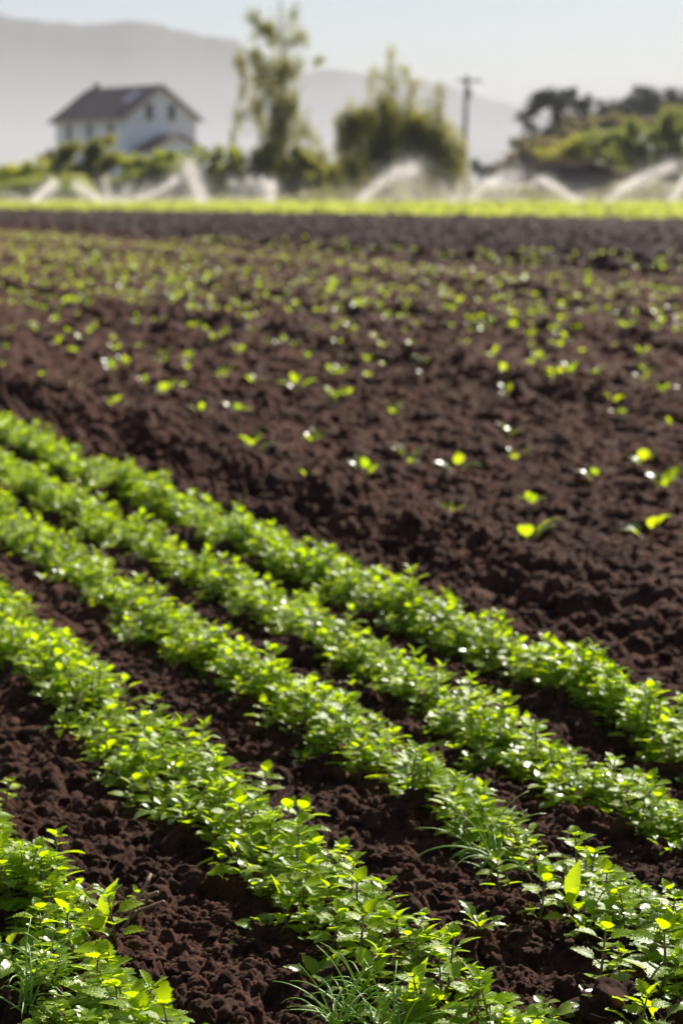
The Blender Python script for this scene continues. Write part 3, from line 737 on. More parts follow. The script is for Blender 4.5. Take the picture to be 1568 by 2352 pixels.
keep = side < 0.15 * np.sin(xx * 3)
xx, yy = xx[keep], yy[keep]
qv, sv = qs(xx, yy); qv = np.round(qv / .5) * .5 + (rng.random(len(qv)) - .5) * .34; 
xx, yy = xy_of(qv, sv)
scatter_blades(mb, np.stack([xx, yy, 0.09 + .10 * rng.random(len(xx))], -1), .15, 1.0, (0, 1))
tag(mb.build('crop_field', M['crop'], smooth=False), 'strip of bright green crop under the sprinklers', 'crop', None, 'stuff')
mb = MB(); N = 42000
yy = 130 + 62 * rng.random(N); xx = (rng.random(N) * 2 - 1) * (.27 * yy)
scatter_blades(mb, np.stack([xx, yy, T(xx, yy) + .1 * rng.random(N)], -1), .55, 1.5, (0, 1))
# raised weedy patches
for (u, v, rx, rz, nn) in [(1150, 458, 120, 14, 3000), (1000, 462, 90, 8, 1500), (1480, 455, 100, 16, 3000), (760, 455, 60, 10, 1200), (1300, 462, 100, 6, 1500)]:
    c = W(u, v, 150); P_ = c + rng.normal(size=(nn, 3)) * np.array([pxsize(rx, 150) * .5, 4, pxsize(rz, 150) * .6]); P_[:, 2] = np.maximum(P_[:, 2], -.2)
    scatter_blades(mb, P_, .35, .6, (0, .7))
tag(mb.build('dry_weeds', M['weed'], smooth=False), 'pale weeds and dry grass on the verge behind the sprinklers', 'weeds', None, 'stuff')

# ------------------------------------------------------------------ trees and shrubs
def foliage_cloud(c, rx, ry, rz, n, size, r=rng, droop=False):
    d = r.normal(size=(n, 3)); d /= np.linalg.norm(d, axis=1)[:, None]
    rad = r.random(n) ** (1 / 2.2)
    # uneven outline
    wob = 0.72 + 0.55 * vnoise(d[:, 0] * 2.1 + c[0], d[:, 2] * 2.1 + d[:, 1] * 1.7 + c[2], 3)
    P_ = c + d * (rad * wob)[:, None] * np.array([rx, ry, rz])
    if droop: P_[:, 2] -= r.random(n) ** 2 * rz * 1.0
    return P_
def tree(name, label, cat, base, D, clumps, mt, leaf_size=.3, trunk_r=.25, dens=1.0, group=None, droop=False, trunkpts=None, limbs=True, subs=11, lt=(0, 1), foot=False, grow=1.0):
    clumps = [(u, v, rw * grow, rh * grow, am) for (u, v, rw, rh, am) in clumps]
    if foot: clumps = clumps + [(u, 436, rw * 1.15, 34, am) for (u, v, rw, rh, am) in clumps if v > 335]
    """clumps: (u, v, half width px, half height px, amount)"""
    bx, by = W(base[0], 400, D)[0], D
    bz = float(T(np.array([bx]), np.array([by]))[0]) - .1
    root = empty(name, (bx, by, bz), label, cat, group); root['category'] = cat; B0 = np.array([bx, by, bz])
    tr = MB(); cr = MB()
    cs = []
    for (u, v, rw, rh, am) in clumps:
        c = W(u, v, D) + np.array([0, rng.uniform(-.5, .5) * pxsize(rw, D) * 1.0, 0])
        rx, rz = pxsize(rw, D), pxsize(rh, D)
        cs.append((c, rx, rz))
        # main clump split in smaller tufts
        for k in range(subs):
            cc = c + rng.normal(size=3) * np.array([rx, rx, rz]) * .5
            nn = int(am * dens * 80 * rx * rz / (leaf_size ** 2) / subs * rng.uniform(.4, 1.6)) + 4
            fw, fh = (.5, .75) if droop else (.5, .5)
            P_ = foliage_cloud(cc, rx * fw, rx * fw, rz * fh, nn, leaf_size, droop=droop)
            t0 = rng.uniform(*lt)
            scatter_blades(cr, P_ - B0, leaf_size, -1 if not droop else -1, (max(0, t0 - .25), min(1, t0 + .25)), .8)
    top = max(cs, key=lambda c: c[0][2])[0] if trunkpts is None else W(*trunkpts[-1], D)
    if trunkpts is None:
        tp = [B0, B0 + (top - B0) * np.array([.2, .2, .35]), B0 + (top - B0) * np.array([.6, .6, .7]), top]
    else: tp = [B0] + [W(u, v, D) for u, v in trunkpts]
    tp = np.array(tp); nt_ = len(tp)
    tr.tube(tp - B0, np.linspace(trunk_r, trunk_r * .15, nt_), 7)
    if limbs:
        for c, rx, rz in cs:
            tt = min(.93, max(.15, (c[2] - rz * .8 - bz) / max(.5, tp[-1][2] - bz) * .8)); 
            pos = tt * (nt_ - 1); i0 = min(int(pos), nt_ - 2); p0 = tp[i0] + (tp[i0 + 1] - tp[i0]) * (pos - i0)
            mid = (p0 + c) / 2 + np.array([0, 0, .12 * np.linalg.norm(c - p0)])
            r0 = trunk_r * .25 * (1 - .6 * tt)
            tr.tube(np.array([p0, mid, c]) - B0, [r0, r0 * .6, r0 * .25], 5)
    cr.build('crown', M[mt], root, smooth=False); tr.build('trunk', M['bark'], root)
    return root

tree('drooping_tree', 'tall thin drooping tree right of the white house', 'tree', (650, 440), 200,
     [(574, 28, 13, 12, .45), (588, 44, 9, 10, .4), (679, 26, 8, 16, .45), (613, 70, 24, 17, 1.0), (600, 60, 14, 12, .8), (669, 88, 15, 14, .55), (697, 79, 12, 14, .5), (645, 45, 26, 36, .10), (733, 138, 9, 9, .9), (556, 143, 16, 17, 1.0), (590, 122, 16, 13, .9),
      (626, 150, 26, 20, 1.1), (664, 156, 20, 18, 1.0), (597, 179, 17, 17, .8), (645, 178, 24, 24, .7), (556, 205, 9, 22, .6), (638, 213, 28, 26, .9), (672, 243, 15, 34, 1.0), (587, 240, 20, 26, .75), (546, 262, 9, 22, .55),
      (531, 312, 7, 24, .55), (600, 290, 12, 30, .35), (640, 282, 26, 40, .85), (715, 312, 16, 28, .35), (690, 290, 14, 34, .35), (650, 330, 36, 40, 1.0), (600, 370, 36, 34, 1.4), (655, 385, 60, 45, 1.8), (700, 380, 34, 34, 1.3), (655, 430, 50, 30, 1.6), (650, 120, 40, 80, .10)],
     'tree_green', .2, .17, .6, None, True, [(652, 330), (650, 220), (648, 120), (645, 20), (643, -40)], lt=(.0, .55), grow=1.25)
tree('bushy_tree', 'broad bushy tree with thin bare tips left of the power pole', 'tree', (890, 440), 190,
     [(786, 315, 18, 30, 1.0), (812, 288, 28, 28, 1.0), (830, 268, 26, 24, .9), (863, 262, 30, 28, 1.0), (910, 262, 30, 28, .9), (834, 325, 36, 36, .8), (878, 310, 42, 38, 1.1), (936, 312, 42, 40, 1.1), (975, 278, 28, 24, .8), (948, 285, 32, 30, 1.0), (955, 335, 36, 36, 1.1), (900, 350, 44, 34, 1.1), (995, 315, 36, 36, 1.1), (1022, 350, 30, 36, 1.1),
      (1050, 372, 16, 28, .9), (1020, 392, 26, 26, 1), (925, 372, 46, 34, 1.1), (860, 380, 44, 30, 1), (800, 375, 28, 28, .8),
      (869, 168, 16, 16, .22), (898, 150, 14, 26, .28), (927, 163, 13, 13, .35), (851, 200, 11, 24, .22), (951, 190, 14, 14, .28), (951, 222, 13, 18, .35), (1010, 212, 13, 18, .35), (1007, 250, 8, 20, .45), (1021, 292, 8, 18, .35), (898, 118, 8, 18, .12), (900, 205, 16, 26, .3), (880, 232, 24, 22, .4)],
     'tree_green', .22, .16, .65, None, True, [(890, 330), (893, 250), (896, 200), (897, 160)], lt=(.35, 1), grow=1.25)
SH = [  # label, base u, D, clumps, material
    ('yellowish shrub at the left edge below the house', 40, 205, [(20, 402, 34, 20, 1), (55, 385, 30, 22, 1), (90, 395, 26, 24, 1)], 'shrub', (.2, 1)),
    ('reddish brown shrub between the yellowish and the dark round one', 108, 212, [(105, 388, 22, 26, 1), (120, 372, 16, 18, 1)], 'tree_olive', (.2, .9)),
    ('large round dark shrub in front of the house windows', 170, 208, [(150, 360, 26, 28, 1), (185, 350, 32, 28, 1.2), (228, 352, 38, 28, 1.2), (252, 368, 28, 28, 1.2), (160, 390, 44, 30, 1.2), (215, 385, 44, 30, 1.2)], 'tree_green', (0, .6)),
    ('low bright shrub under the large round one', 100, 200, [(60, 425, 70, 16, 1), (150, 420, 60, 16, 1)], 'shrub', (0, .7)),
    ('clipped hedge below the porch gable', 320, 206, [(290, 375, 34, 20, 1), (340, 370, 34, 18, 1), (390, 368, 34, 18, 1), (425, 372, 28, 20, 1), (300, 405, 50, 26, 1), (370, 405, 60, 28, 1)], 'shrub', (0, .6)),
    ('dark hedge left of the tall drooping tree', 500, 206, [(455, 378, 30, 26, 1), (500, 368, 34, 22, 1), (540, 362, 34, 20, 1), (470, 415, 50, 26, 1), (540, 410, 50, 30, 1)], 'shrub', (0, .55)),
    ('rounded green shrub at the left foot of the tall drooping tree', 590, 196, [(575, 365, 34, 32, 1), (605, 395, 40, 36, 1), (560, 410, 34, 30, 1)], 'tree_green', (.1, .8)),
    ('yellow green shrub at the right foot of the tall drooping tree', 705, 196, [(690, 375, 30, 32, 1), (725, 385, 34, 24, 1), (700, 410, 44, 28, 1)], 'tree_green', (.2, 1)),
    ('low hedge between the two tall trees', 775, 202, [(760, 390, 34, 20, 1), (800, 392, 40, 18, 1), (760, 418, 60, 24, 1), (840, 415, 60, 26, 1)], 'shrub', (0, .7)),
    ('dark low bushes under the broad bushy tree', 940, 198, [(930, 415, 70, 26, 1), (1010, 418, 40, 24, 1)], 'tree_olive', (0, .5)),
]
for lb, bu, D, cl, mt, lt in SH:
    tree('shrub', lb, 'shrub', (bu, 440), D, cl, mt, .30, .10, 1.0, 'shrubs along the far bank', subs=7, lt=lt, foot=True)
tree('cypress_tree', 'dark wind shaped cypress with a hole in its crown', 'tree', (1262, 420), 400,
     [(1240, 222, 34, 16, .9), (1225, 240, 28, 12, .8), (1262, 232, 26, 18, .9), (1299, 216, 22, 14, .7), (1300, 240, 30, 20, 1), (1343, 240, 26, 18, .8), (1195, 268, 17, 12, .7), (1210, 292, 20, 13, .55), (1222, 258, 14, 14, .6), (1290, 268, 26, 28, 1.1), (1320, 280, 34, 34, 1.1),
      (1250, 312, 34, 18, .8), (1215, 318, 20, 12, .6), (1180, 332, 14, 10, .7), (1295, 310, 40, 30, 1.1)],
     'tree_dark', .55, .8, 1.0, None, trunkpts=[(1272, 340), (1275, 290), (1290, 240)], lt=(0, 1))
HT = [('dark flat topped tree on the hill right of the cypress', 1416, 470, [(1416, 248, 32, 22, 1), (1390, 262, 24, 20, 1), (1440, 258, 26, 26, 1)], 'tree_dark', (0, 1)),
      ('dark tree on the hill crest, second from the cypress', 1465, 480, [(1465, 235, 28, 24, 1), (1450, 258, 30, 24, 1)], 'tree_dark', (.3, 1)),
      ('rounded dark tree on the hill crest, left of the corner one', 1505, 480, [(1502, 234, 28, 24, 1), (1510, 262, 34, 24, 1)], 'tree_dark', (.3, 1)),
      ('highest dark tree on the crest at the right edge', 1552, 470, [(1550, 226, 30, 24, 1), (1560, 258, 34, 28, 1)], 'tree_dark', (.2, 1)),
      ('olive tree low on the slope under the cypress', 1205, 360, [(1205, 350, 34, 22, 1), (1190, 378, 34, 26, 1), (1215, 365, 30, 30, 1.2), (1245, 340, 34, 22, 1), (1195, 402, 34, 22, 1), (1170, 400, 30, 14, .8)], 'tree_olive', (.3, 1)),
      ('brownish olive tree below the crown of the cypress', 1300, 380, [(1290, 325, 40, 26, 1), (1330, 305, 34, 26, 1), (1300, 355, 46, 28, 1)], 'tree_olive', (.2, 1)),
      ('brownish tree on the middle of the slope', 1385, 385, [(1375, 295, 38, 26, 1), (1420, 290, 34, 24, 1)], 'tree_olive', (.1, 1)),
      ('olive tree with a yellow top on the slope at right', 1530, 390, [(1500, 285, 40, 22, 1), (1545, 265, 26, 22, 1)], 'tree_olive', (.5, 1)),
      ('green tree behind the shed, leftmost of the green ones', 1335, 270, [(1325, 338, 34, 26, 1), (1360, 335, 30, 28, 1), (1300, 352, 44, 22, 1), (1350, 358, 50, 20, 1), (1260, 362, 34, 18, 1)], 'tree_green', (.35, .75)),
      ('green tree behind the right end of the shed', 1400, 265, [(1390, 322, 32, 30, 1), (1420, 330, 30, 34, 1), (1405, 365, 44, 28, 1), (1430, 385, 30, 24, 1)], 'tree_hill', (.5, 1)),
      ('tall green tree left of the right edge', 1465, 260, [(1455, 312, 30, 32, 1), (1490, 318, 30, 36, 1), (1470, 360, 44, 34, 1), (1460, 398, 44, 26, 1)], 'tree_hill', (.3, 1)),
      ('dense green tree cut by the right edge', 1545, 255, [(1530, 315, 34, 34, 1), (1565, 305, 30, 36, 1), (1545, 355, 46, 36, 1), (1540, 400, 50, 28, 1)], 'tree_hill', (.1, .9)),
      ('faint grey bush right of the power pole', 1105, 420, [(1090, 378, 14, 10, .8), (1110, 392, 26, 10, 1)], 'tree_dark', (.5, 1)),
      ('faint grey bush between the pole and the cypress', 1150, 420, [(1150, 380, 18, 12, .9), (1140, 398, 34, 10, 1)], 'tree_dark', (.5, 1))]
for lb, bu, D, cl, mt, lt in HT:
    tree('hill_tree', lb, 'tree', (bu, 420), D, cl, mt, .3 * D / 200, .3, 1.0, 'trees on the hill at right', subs=10, lt=lt, grow=1.08)
o = tree('flowering_shrub', 'small reddish pink shrub at the foot of the tall drooping tree', 'shrub', (672, 460), 165, [(662, 456, 10, 6, 1.2), (676, 457, 8, 5, 1.2)], 'red', .12, .03, 1.0, None, subs=3)

# ------------------------------------------------------------------ the white house
def local(o_, a): 
    c, s_ = math.cos(a), math.sin(a)
    return np.array([c, s_, 0]), np.array([-s_, c, 0])
HD = 240.0
cor = W(289, 300, HD)                                   # nearest corner
a = R(36)
ex = np.array([math.cos(a), math.sin(a), 0]); ey = np.array([-math.sin(a), math.cos(a), 0])   # ex along gable wall, ey along long wall
Wg, Lg = 8.2, 13.9; ze = W(0, 268, HD)[2]; zr = W(0, 194, HD)[2]; zb0 = 1.0
Hroot = empty('house', (cor[0], cor[1], zb0), 'white two storey house with brown gabled roof on the bank', 'house', None, a)
ze -= zb0; zr -= zb0 + .15
mb = MB(); mb.prism([(0, 0, 0), (Wg, 0, 0), (Wg, 0, ze), (Wg / 2, 0, zr), (0, 0, ze)], (0, Lg, 0)); mb.build('wall', M['wall'], Hroot, False)
# roof: two slabs with overhang
th = .22; ov = .55; sl = (zr - ze) / (Wg / 2)
mb = MB()
for sgn in (-1, 1):
    xe = Wg / 2 + sgn * (Wg / 2 + ov); zz = ze - ov * sl
    poly = [(Wg / 2, -ov, zr + .03), (xe, -ov, zz + .03), (xe, -ov, zz + .03 + th), (Wg / 2, -ov, zr + .03 + th)]
    if sgn > 0: poly = poly[::-1]
    mb.prism(poly, (0, Lg + 2 * ov, 0))
rf = mb.build('roof', M['roof'], Hroot, False)
mb = MB(); mb.box(Wg / 2 - .25, Wg / 2 + .25, Lg - 1.6, Lg - 1.1, zr - .3, zr + .75); mb.build('chimney', M['roof'], rf, False)
mb = MB(); xs_ = Wg * .30; zs_ = ze + sl * xs_ + .27
mb.prism([(xs_ - .7, 2.2, zs_ - .7 * sl), (xs_ + .7, 2.2, zs_ + .7 * sl), (xs_ + .7, 2.2, zs_ + .7 * sl + .1), (xs_ - .7, 2.2, zs_ - .7 * sl + .1)], (0, 1.4, 0)); mb.build('skylight', M['metal'], rf, False)
mb = MB()
for sgn in (-1, 1):
    xe = Wg / 2 + sgn * (Wg / 2 + ov + .02); zz = ze - ov * sl
    mb.prism([(Wg / 2, -ov - .06, zr - .12), (xe, -ov - .06, zz - .12), (xe, -ov - .06, zz + .12), (Wg / 2, -ov - .06, zr + .12)], (0, .055, 0))
mb.box(-ov - .06, -ov - .01, -ov, Lg + ov, ze - ov * sl - .1, ze - ov * sl + .15)
mb.build('bargeboard', M['trim'], Hroot, False)
def window(x0, x1, z0, z1, gable=True, lb=None):
    f = MB(); g = MB(); t_ = .09
    if gable:
        f.box(x0 - t_, x0, -.06, -.003, z0 - t_, z1 + t_); f.box(x1, x1 + t_, -.06, -.003, z0 - t_, z1 + t_); f.box(x0, x1, -.06, -.003, z1, z1 + t_); f.box(x0, x1, -.08, -.003, z0 - t_, z0)
        g.box(x0, x1, -.02, -.004, z0, z1)
    else:
        f.box(-.06, -.003, x0 - t_, x0, z0 - t_, z1 + t_); f.box(-.06, -.003, x1, x1 + t_, z0 - t_, z1 + t_); f.box(-.06, -.003, x0, x1, z1, z1 + t_); f.box(-.08, -.003, x0, x1, z0 - t_, z0)
        g.box(-.02, -.004, x0, x1, z0, z1)
    fo_ = f.build('window', M['trim'], Hroot, False); g.build('pane', M['glass'], fo_, False)
zw = W(0, 256, HD)[2] - zb0
for fx in (.33, .645): window(Wg * fx - .38, Wg * fx + .38, zw - .75, zw + .75)
zw2 = W(0, 302, HD)[2] - zb0
for fy in (.2, .5, .8): window(Lg * fy - .5, Lg * fy + .5, zw2 - .95, zw2 + .95, False)
# annexe with its own low gable in front of the gable wall
mb = MB(); za = W(0, 345, HD)[2] - zb0; zp = W(0, 312, HD)[2] - zb0; x0, x1 = .9, 6.9; xm = (x0 + x1) / 2
mb.prism([(x0, -3.4, 0), (x1, -3.4, 0), (x1, -3.4, za), (xm, -3.4, zp), (x0, -3.4, za)], (0, 3.39, 0)); mb.build('porch', M['wall'], Hroot, False)
mb = MB()
for sgn in (-1, 1):
    xe = xm + sgn * (3.0 + .4); zz = za - .4 * (zp - za) / 3.0
    poly = [(xm, -3.8, zp + .02), (xe, -3.8, zz + .02), (xe, -3.8, zz + .2), (xm, -3.8, zp + .2)]
    if sgn > 0: poly = poly[::-1]
    mb.prism(poly, (0, 3.78, 0))
mb.build('porch_roof', M['roof'], Hroot, False)
mb = MB(); mb.box(x0 + 1.2, x1 - 1.2, -3.46, -3.403, .4, za - .1); mb.build('porch_door', M['porch'], Hroot, False)
mb = MB(); mb.box(-.9, -.003, Lg - .9, Lg + .3, 0, W(0, 340, HD)[2] - zb0); mb.build('balcony', M['porch'], Hroot, False)

# ------------------------------------------------------------------ the shed
SD = 185.0; c0 = W(1243, 450, SD); sb = float(T(np.array([c0[0]]), np.array([SD]))[0]) - .1
Sroot = empty('shed', (c0[0], SD, sb), 'low dark wooden shed with reddish roof under the green trees', 'shed')
def SP_(u, v): p = W(u, v, SD); return (p[0] - c0[0], 0, p[2] - sb)
pl = [(SP_(1243, 400)[0], 0, 0), (SP_(1412, 400)[0], 0, 0), SP_(1412, 402), SP_(1363, 382), SP_(1243, 379)]
mb = MB(); mb.prism(pl, (0, 5.5, 0)); mb.build('wall', M['shedwood'], Sroot, False)
mb = MB()
A = SP_(1229, 376); B = SP_(1363, 378); C_ = SP_(1443, 411)
t_ = np.array([0, 0, .26])
for p, q_ in ((A, B), (B, C_)):
    p = np.array(p) + np.array([0, -.5, 0]); q_ = np.array(q_) + np.array([0, -.5, 0])
    mb.prism([p, q_, q_ + t_, p + t_], (0, 6.5, 0))
mb.build('roof', M['shedroof'], Sroot, False)
mb = MB()
for i in range(5):
    x = .6 + i * 1.15; mb.box(x, x + .14, -.1, -.004, 0, 2.4)
mb.build('post', M['shedwood'], Sroot, False)
mb = MB(); mb.box(1.5, 3.2, -.06, -.003, 0, 1.9); mb.build('door', M['shedwood'], Sroot, False)

# ------------------------------------------------------------------ power pole
PD = 215.0
b_ = W(1062, 400, PD); bz = float(T(np.array([b_[0]]), np.array([PD]))[0]) - .3
Pr = empty('power_pole', (b_[0], PD, bz), 'wooden power pole with one crossarm right of the bushy tree', 'power pole')
tp = W(1072, 172, PD) - np.array([b_[0], PD, bz]); mb = MB(); mb.tube([(0, 0, 0), tp * .5, tp], [.24, .2, .16], 8); mb.build('pole', M['pole'], Pr)
ca = W(1077, 187, PD) - np.array([b_[0], PD, bz]); mb = MB(); hw = pxsize(28, PD)
mb.box(ca[0] - hw, ca[0] + hw, -.32, -.18, ca[2] - .08, ca[2] + .08); mb.build('crossarm', M['pole'], Pr, False)
for f in (-.92, -.45, .45, .92):
    mb = MB(); mb.tube([(ca[0] + hw * f, -.25, ca[2] + .09), (ca[0] + hw * f, -.25, ca[2] + .18), (ca[0] + hw * f, -.25, ca[2] + .32)], [.04, .08, .05], 6); mb.build('insulator', M['metal'], Pr)
mb = MB(); mb.tube([(ca[0] * .96, -.45, ca[2] - 1.5), (ca[0] * .96, -.45, ca[2] - .6)], [.22, .22], 10); mb.build('transformer', M['metal'], Pr)
for i, v0 in enumerate((352, 362)):
    p0 = W(1067, v0, PD); p1 = p0 + np.array([60, 12, .2]); pts = []
    for t in np.linspace(0, 1, 14):
        p = p0 + (p1 - p0) * t; p[2] -= 4 * .5 * t * (1 - t); pts.append(p - p0)
    mb = MB(); mb.tube(pts, .010, 4); o = mb.build('power_wire', M['pole']); o.location = p0
    tag(o, 'thin %s wire running right from low on the wooden pole' % ('upper', 'lower')[i], 'wire', 'wires of the power pole')

# ------------------------------------------------------------------ sprinklers
def droplets(mb, P_, r):
    n = len(P_); a_ = rng.normal(size=(n, 3)); a_ /= np.linalg.norm(a_, axis=1)[:, None]
    e_ = rng.normal(size=(n, 3)); e_ -= a_ * (a_ * e_).sum(1)[:, None]; e_ /= np.linalg.norm(e_, axis=1)[:, None]
    q_ = (r * rng.uniform(.5, 1.4, n))[:, None]
    V = np.stack([P_ + a_ * q_, P_ + e_ * q_, P_ - a_ * q_, P_ - e_ * q_], 1).reshape(-1, 3)
    mb.add(V, np.arange(4 * n).reshape(n, 4))
def sprinkler(label, base, jets, D=118.0):
    """jets: lists of (u, v) way points; amount; width at the end in px; fall px"""
    b = W(base[0], base[1], D); gz = -0.05
    root = empty('sprinkler', (b[0], D, gz), label, 'sprinkler', 'sprinklers along the crop strip'); O = np.array([b[0], D, gz])
    mb = MB(); mb.tube([(0, 0, 0), (0, 0, .55)], [.014, .014], 6); mb.build('riser', M['metal'], root)
    mb = MB(); mb.tube([(-.04, 0, .56), (0, 0, .60), (.05, 0, .64)], [.012, .03, .012], 6); mb.build('nozzle', M['metal'], root)
    sp = MB()
    for (way, amt, w0, w1, fall, famt) in jets:
        pts = np.array([W(u, v, D) for u, v in way]); dep = rng.uniform(-1, 1)
        n = int(amt * .8); t = rng.random(n) ** .8 * (len(pts) - 1); i = np.minimum(t.astype(int), len(pts) - 2); f = (t - i)[:, None]
        # smooth the way points
        P0 = pts[np.maximum(i - 1, 0)]; P1 = pts[i]; P2 = pts[i + 1]; P3 = pts[np.minimum(i + 2, len(pts) - 1)]
        C = .5 * ((2 * P1) + (-P0 + P2) * f + (2 * P0 - 5 * P1 + 4 * P2 - P3) * f ** 2 + (-P0 + 3 * P1 - 3 * P2 + P3) * f ** 3)
        rel = (t / (len(pts) - 1))[:, None]
        C = C + rng.normal(size=(n, 3)) * (pxsize(w0, D) * 1.0 + (pxsize(w1, D) * 1.25 - pxsize(w0, D)) * rel) * np.array([.8, .9, .8]) * rng.choice([.6, 1.0, 2.2], (n, 1), p=[.5, .35, .15]); C[:, 1:2] += dep * rel
        droplets(sp, C - O, .014)
        if famt:
            n = int(famt * 1.2); k = rng.integers(0, len(C), n); Q = C[k].copy()
            dz = rng.random(n) ** .8 * pxsize(fall, D); Q[:, 2] -= dz; Q[:, 0] += rng.normal(size=n) * (pxsize(3, D) + dz * .4); Q[:, 1] += rng.normal(size=n) * .6
            Q = Q[Q[:, 2] > .02]; droplets(sp, Q - O, .0062)
    n = 9000; Q = np.stack([b[0] + rng.normal(size=n) * pxsize(75, D), D + rng.normal(size=n) * 2.5, .05 + np.abs(rng.normal(size=n)) * pxsize(32, D)], -1); droplets(sp, Q - O, .0062)
    tag(sp.build('water_spray', M['spray'], root, smooth=False), kind='stuff')
sprinkler('sprinkler at the left edge throwing a short stream up to the right', (68, 474), [([(68, 472), (100, 444), (130, 420)], 5200, 7, 10, 40, 2500), ([(68, 470), (40, 452), (0, 446), (-40, 452)], 800, 3, 10, 25, 1500)])
sprinkler('sprinkler below the hedge with two fanned streams', (262, 474), [([(255, 470), (210, 446), (172, 422)], 4200, 6, 12, 30, 2500), ([(265, 472), (330, 452), (380, 430), (408, 408)], 4200, 5, 10, 45, 5500), ([(260, 470), (248, 440), (238, 415)], 1400, 5, 12, 40, 1600), ([(262, 470), (285, 445), (300, 420)], 1000, 5, 14, 40, 1800), ([(262, 470), (320, 445), (345, 425)], 800, 5, 14, 40, 2600)])
sprinkler('sprinkler with the brightest tall column of spray right of the house', (466, 478), [([(468, 476), (452, 430), (430, 374)], 9500, 11, 19, 60, 5000)])
sprinkler('sprinkler with an upright white plume below the tall drooping tree', (622, 470), [([(624, 470), (624, 440), (624, 420)], 3600, 5, 7, 30, 500), ([(622, 470), (612, 435), (600, 412)], 2200, 4, 9, 45, 900), ([(620, 470), (590, 430), (568, 410)], 1500, 4, 10, 50, 1800), ([(618, 470), (560, 430), (532, 415)], 900, 4, 10, 50, 3000)])
sprinkler('sprinkler with a long bright stream under the bushy tree', (812, 478), [([(814, 476), (850, 440), (900, 402), (955, 386)], 9500, 8, 17, 70, 4500), ([(900, 402), (930, 390), (965, 392)], 900, 12, 22, 65, 12000)])
sprinkler('sprinkler between the bushy tree and the power pole with small plumes', (1035, 474), [([(1035, 470), (1022, 440), (1005, 415)], 500, 6, 16, 40, 2600), ([(1038, 470), (1052, 440), (1062, 412)], 900, 6, 14, 40, 2000)])
sprinkler('sprinkler right of the power pole with a wide arching veil', (1062, 476), [([(1064, 474), (1100, 440), (1150, 408), (1200, 400)], 4800, 6, 16, 60, 7000), ([(1130, 425), (1150, 410), (1180, 402)], 700, 12, 20, 60, 7000)])
sprinkler('sprinkler in front of the shed throwing a stream up to the left', (1335, 476), [([(1350, 474), (1310, 452), (1270, 425), (1238, 412)], 6000, 8, 9, 40, 3500)])
sprinkler('sprinkler right of the shed with a long rising stream', (1388, 478), [([(1380, 480), (1430, 432), (1480, 405), (1545, 380)], 10000, 7, 12, 70, 6000)])
sprinkler('sprinkler at the right edge with a steep stream', (1532, 474), [([(1535, 472), (1555, 440), (1580, 405)], 4500, 6, 10, 50, 2500)])

# ------------------------------------------------------------------ mountains
def mountain(name, label, prof, D, depth, seed):
    us = np.linspace(-900, 2500, 260); pu, pv = zip(*prof); vs = np.interp(us, pu, pv)
    v_s = vs + 5 * (fbm(us * .03, us * 0, seed) - .45) * 2
    vs = vs + 5 * (fbm(us * .03, us * 0, seed) - .45) * 2 + 7 * (fbm(us * .11, us * 0 + 3, seed + 4) - .45)
    nr = 24; V = []
    for j in range(nr):
        f = j / (nr - 1.0); D_ = D - depth * (1 - f)
        for u, v in zip(us, v_s + (vs - v_s) * f ** 6):
            top = W(u, v, D)
            z = (top[2]) * (f ** 1.15)
            V.append((top[0] * (D_ / D), D_, z + 18 * f * (1 - f) * 4 * (float(fbm(np.array([top[0] * .004]), np.array([D_ * .004]), seed, 3)[0]) - .45)))
    V = np.array(V)
    back = V[-len(us):].copy(); back[:, 1] += depth; back[:, 2] = -20
    V = np.vstack([V, back]); n = len(us)
    idx = np.arange(len(V)).reshape(-1, n)
    mb = MB(); mb.add(V, np.stack([idx[:-1, :-1], idx[:-1, 1:], idx[1:, 1:], idx[1:, :-1]], -1).reshape(-1, 4))
    tag(mb.build(name, M['mountain']), label, None, None, 'structure')
mountain('mountain', 'high hazy ridge rising to the left', [(-900, 60), (-300, 20), (0, 34), (60, 46), (110, 52), (200, 58), (300, 48), (350, 52), (420, 72), (480, 85), (540, 92), (600, 130), (680, 200), (760, 300), (860, 420), (2500, 440)], 3600, 1400, 3)
mountain('mountain_far', 'paler hazy ridge falling away to the right', [(-900, 200), (600, 150), (700, 166), (770, 158), (830, 172), (880, 176), (960, 182), (1040, 200), (1100, 222), (1200, 246), (1300, 262), (1600, 300), (2500, 340)], 5200, 1500, 9)

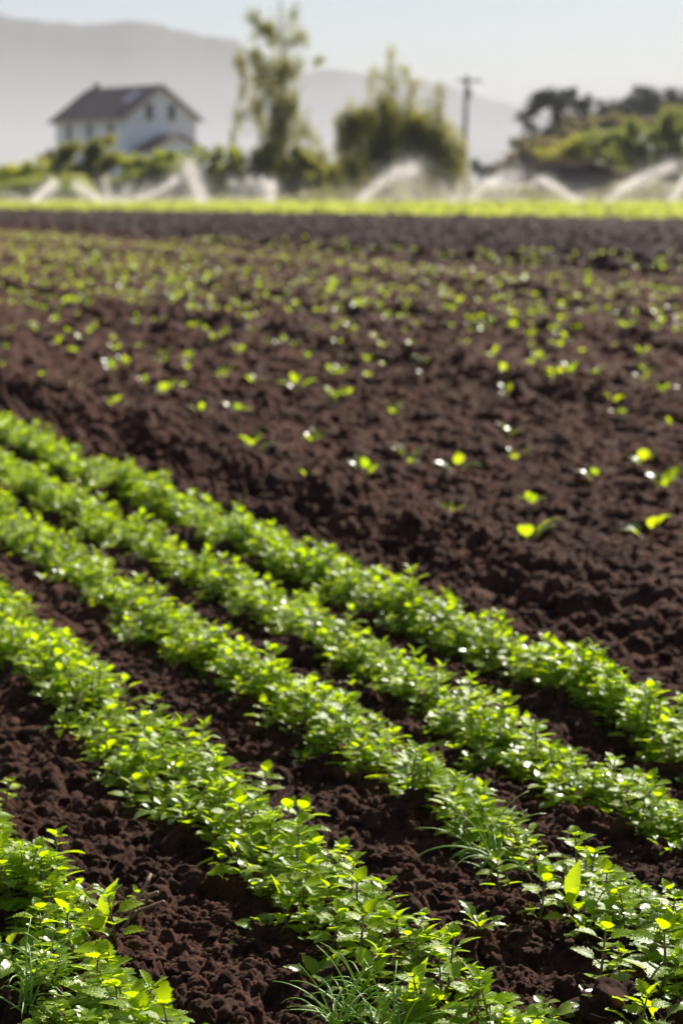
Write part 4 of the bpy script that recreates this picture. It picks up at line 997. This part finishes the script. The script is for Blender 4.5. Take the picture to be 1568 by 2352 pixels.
# ------------------------------------------------------------------ air
def vol(name, dens, col, box, label, g=0.35):
    m, nt, out = mat(name); v = node(nt, 'ShaderNodeVolumePrincipled'); v.inputs['Color'].default_value = (*col, 1); v.inputs['Density'].default_value = dens
    v.inputs['Anisotropy'].default_value = g
    nt.links.new(v.outputs[0], out.inputs['Volume'])
    mb = MB(); mb.box(*box); o = mb.build(name, m, None, False); tag(o, label, 'haze', None, 'stuff'); return o
vol('haze', 0.00021, (0.63, 0.62, 0.65), (-4200, 4200, -60, 5600, -21, 520), 'pale backlit haze over the fields and mountains', -0.2)
for (z0, z1, dn, lb) in [(-5, 25, .0034, 'lowest and densest layer of fog at the foot of the mountains'), (26, 50, .0013, 'second layer of fog in front of the mountains'), (51, 78, .0004, 'third thin layer of fog in front of the mountains'), (79, 112, .0001, 'faint top layer of fog in front of the mountains')]:
    vol('fog_bank', dn, (0.76, 0.75, 0.78), (-3900, 3900, 900, 2100, z0, z1), lb, 0.0)

# ------------------------------------------------------------------ light, sky, camera
SUN_EL, SUN_AZ = 33.0, 24.0                     # azimuth clockwise from the view direction (+Y)
w = bpy.data.worlds.new('World'); scene.world = w; w.use_nodes = True
nt = w.node_tree; bg = nt.nodes['Background']; sky = nt.nodes.new('ShaderNodeTexSky'); sky.sky_type = 'NISHITA'; sky.sun_disc = False
sky.sun_elevation = R(SUN_EL); sky.sun_rotation = R(SUN_AZ); sky.air_density = 0.75; sky.dust_density = 0.45; sky.ozone_density = 1.0
bg.inputs[1].default_value = 0.06; nt.links.new(sky.outputs[0], bg.inputs[0])
sd = bpy.data.lights.new('sun', 'SUN'); sd.energy = 5.0; sd.angle = R(.5); sd.color = (1.0, .94, .85)
so = link('sun', sd)
from mathutils import Vector
dirv = Vector((math.sin(R(SUN_AZ)) * math.cos(R(SUN_EL)), math.cos(R(SUN_AZ)) * math.cos(R(SUN_EL)), math.sin(R(SUN_EL))))
so.rotation_euler = dirv.to_track_quat('Z', 'Y').to_euler()
cd = bpy.data.cameras.new('camera'); cd.sensor_fit = 'VERTICAL'; cd.sensor_height = 36.0; cd.sensor_width = 24.0; cd.lens = LENS
cd.clip_start = .05; cd.clip_end = 20000
cd.dof.use_dof = True; cd.dof.focus_distance = 2.85; cd.dof.aperture_fstop = 7.2
co = link('camera', cd); co.location = (0, 0, CAM_H); co.rotation_euler = (R(90) - P, 0, 0); scene.camera = co
scene.view_settings.view_transform = 'Standard'; scene.view_settings.look = 'None'; scene.view_settings.exposure = 1.25; scene.view_settings.gamma = 1.0
scene.render.engine = 'CYCLES'
c = scene.cycles
c.use_denoising = True; c.denoiser = 'OPENIMAGEDENOISE'; c.max_bounces = 8; c.diffuse_bounces = 4; c.glossy_bounces = 2; c.transmission_bounces = 4; c.transparent_max_bounces = 12; c.volume_bounces = 1
c.sample_clamp_indirect = 4.0; c.caustics_reflective = False; c.caustics_refractive = False
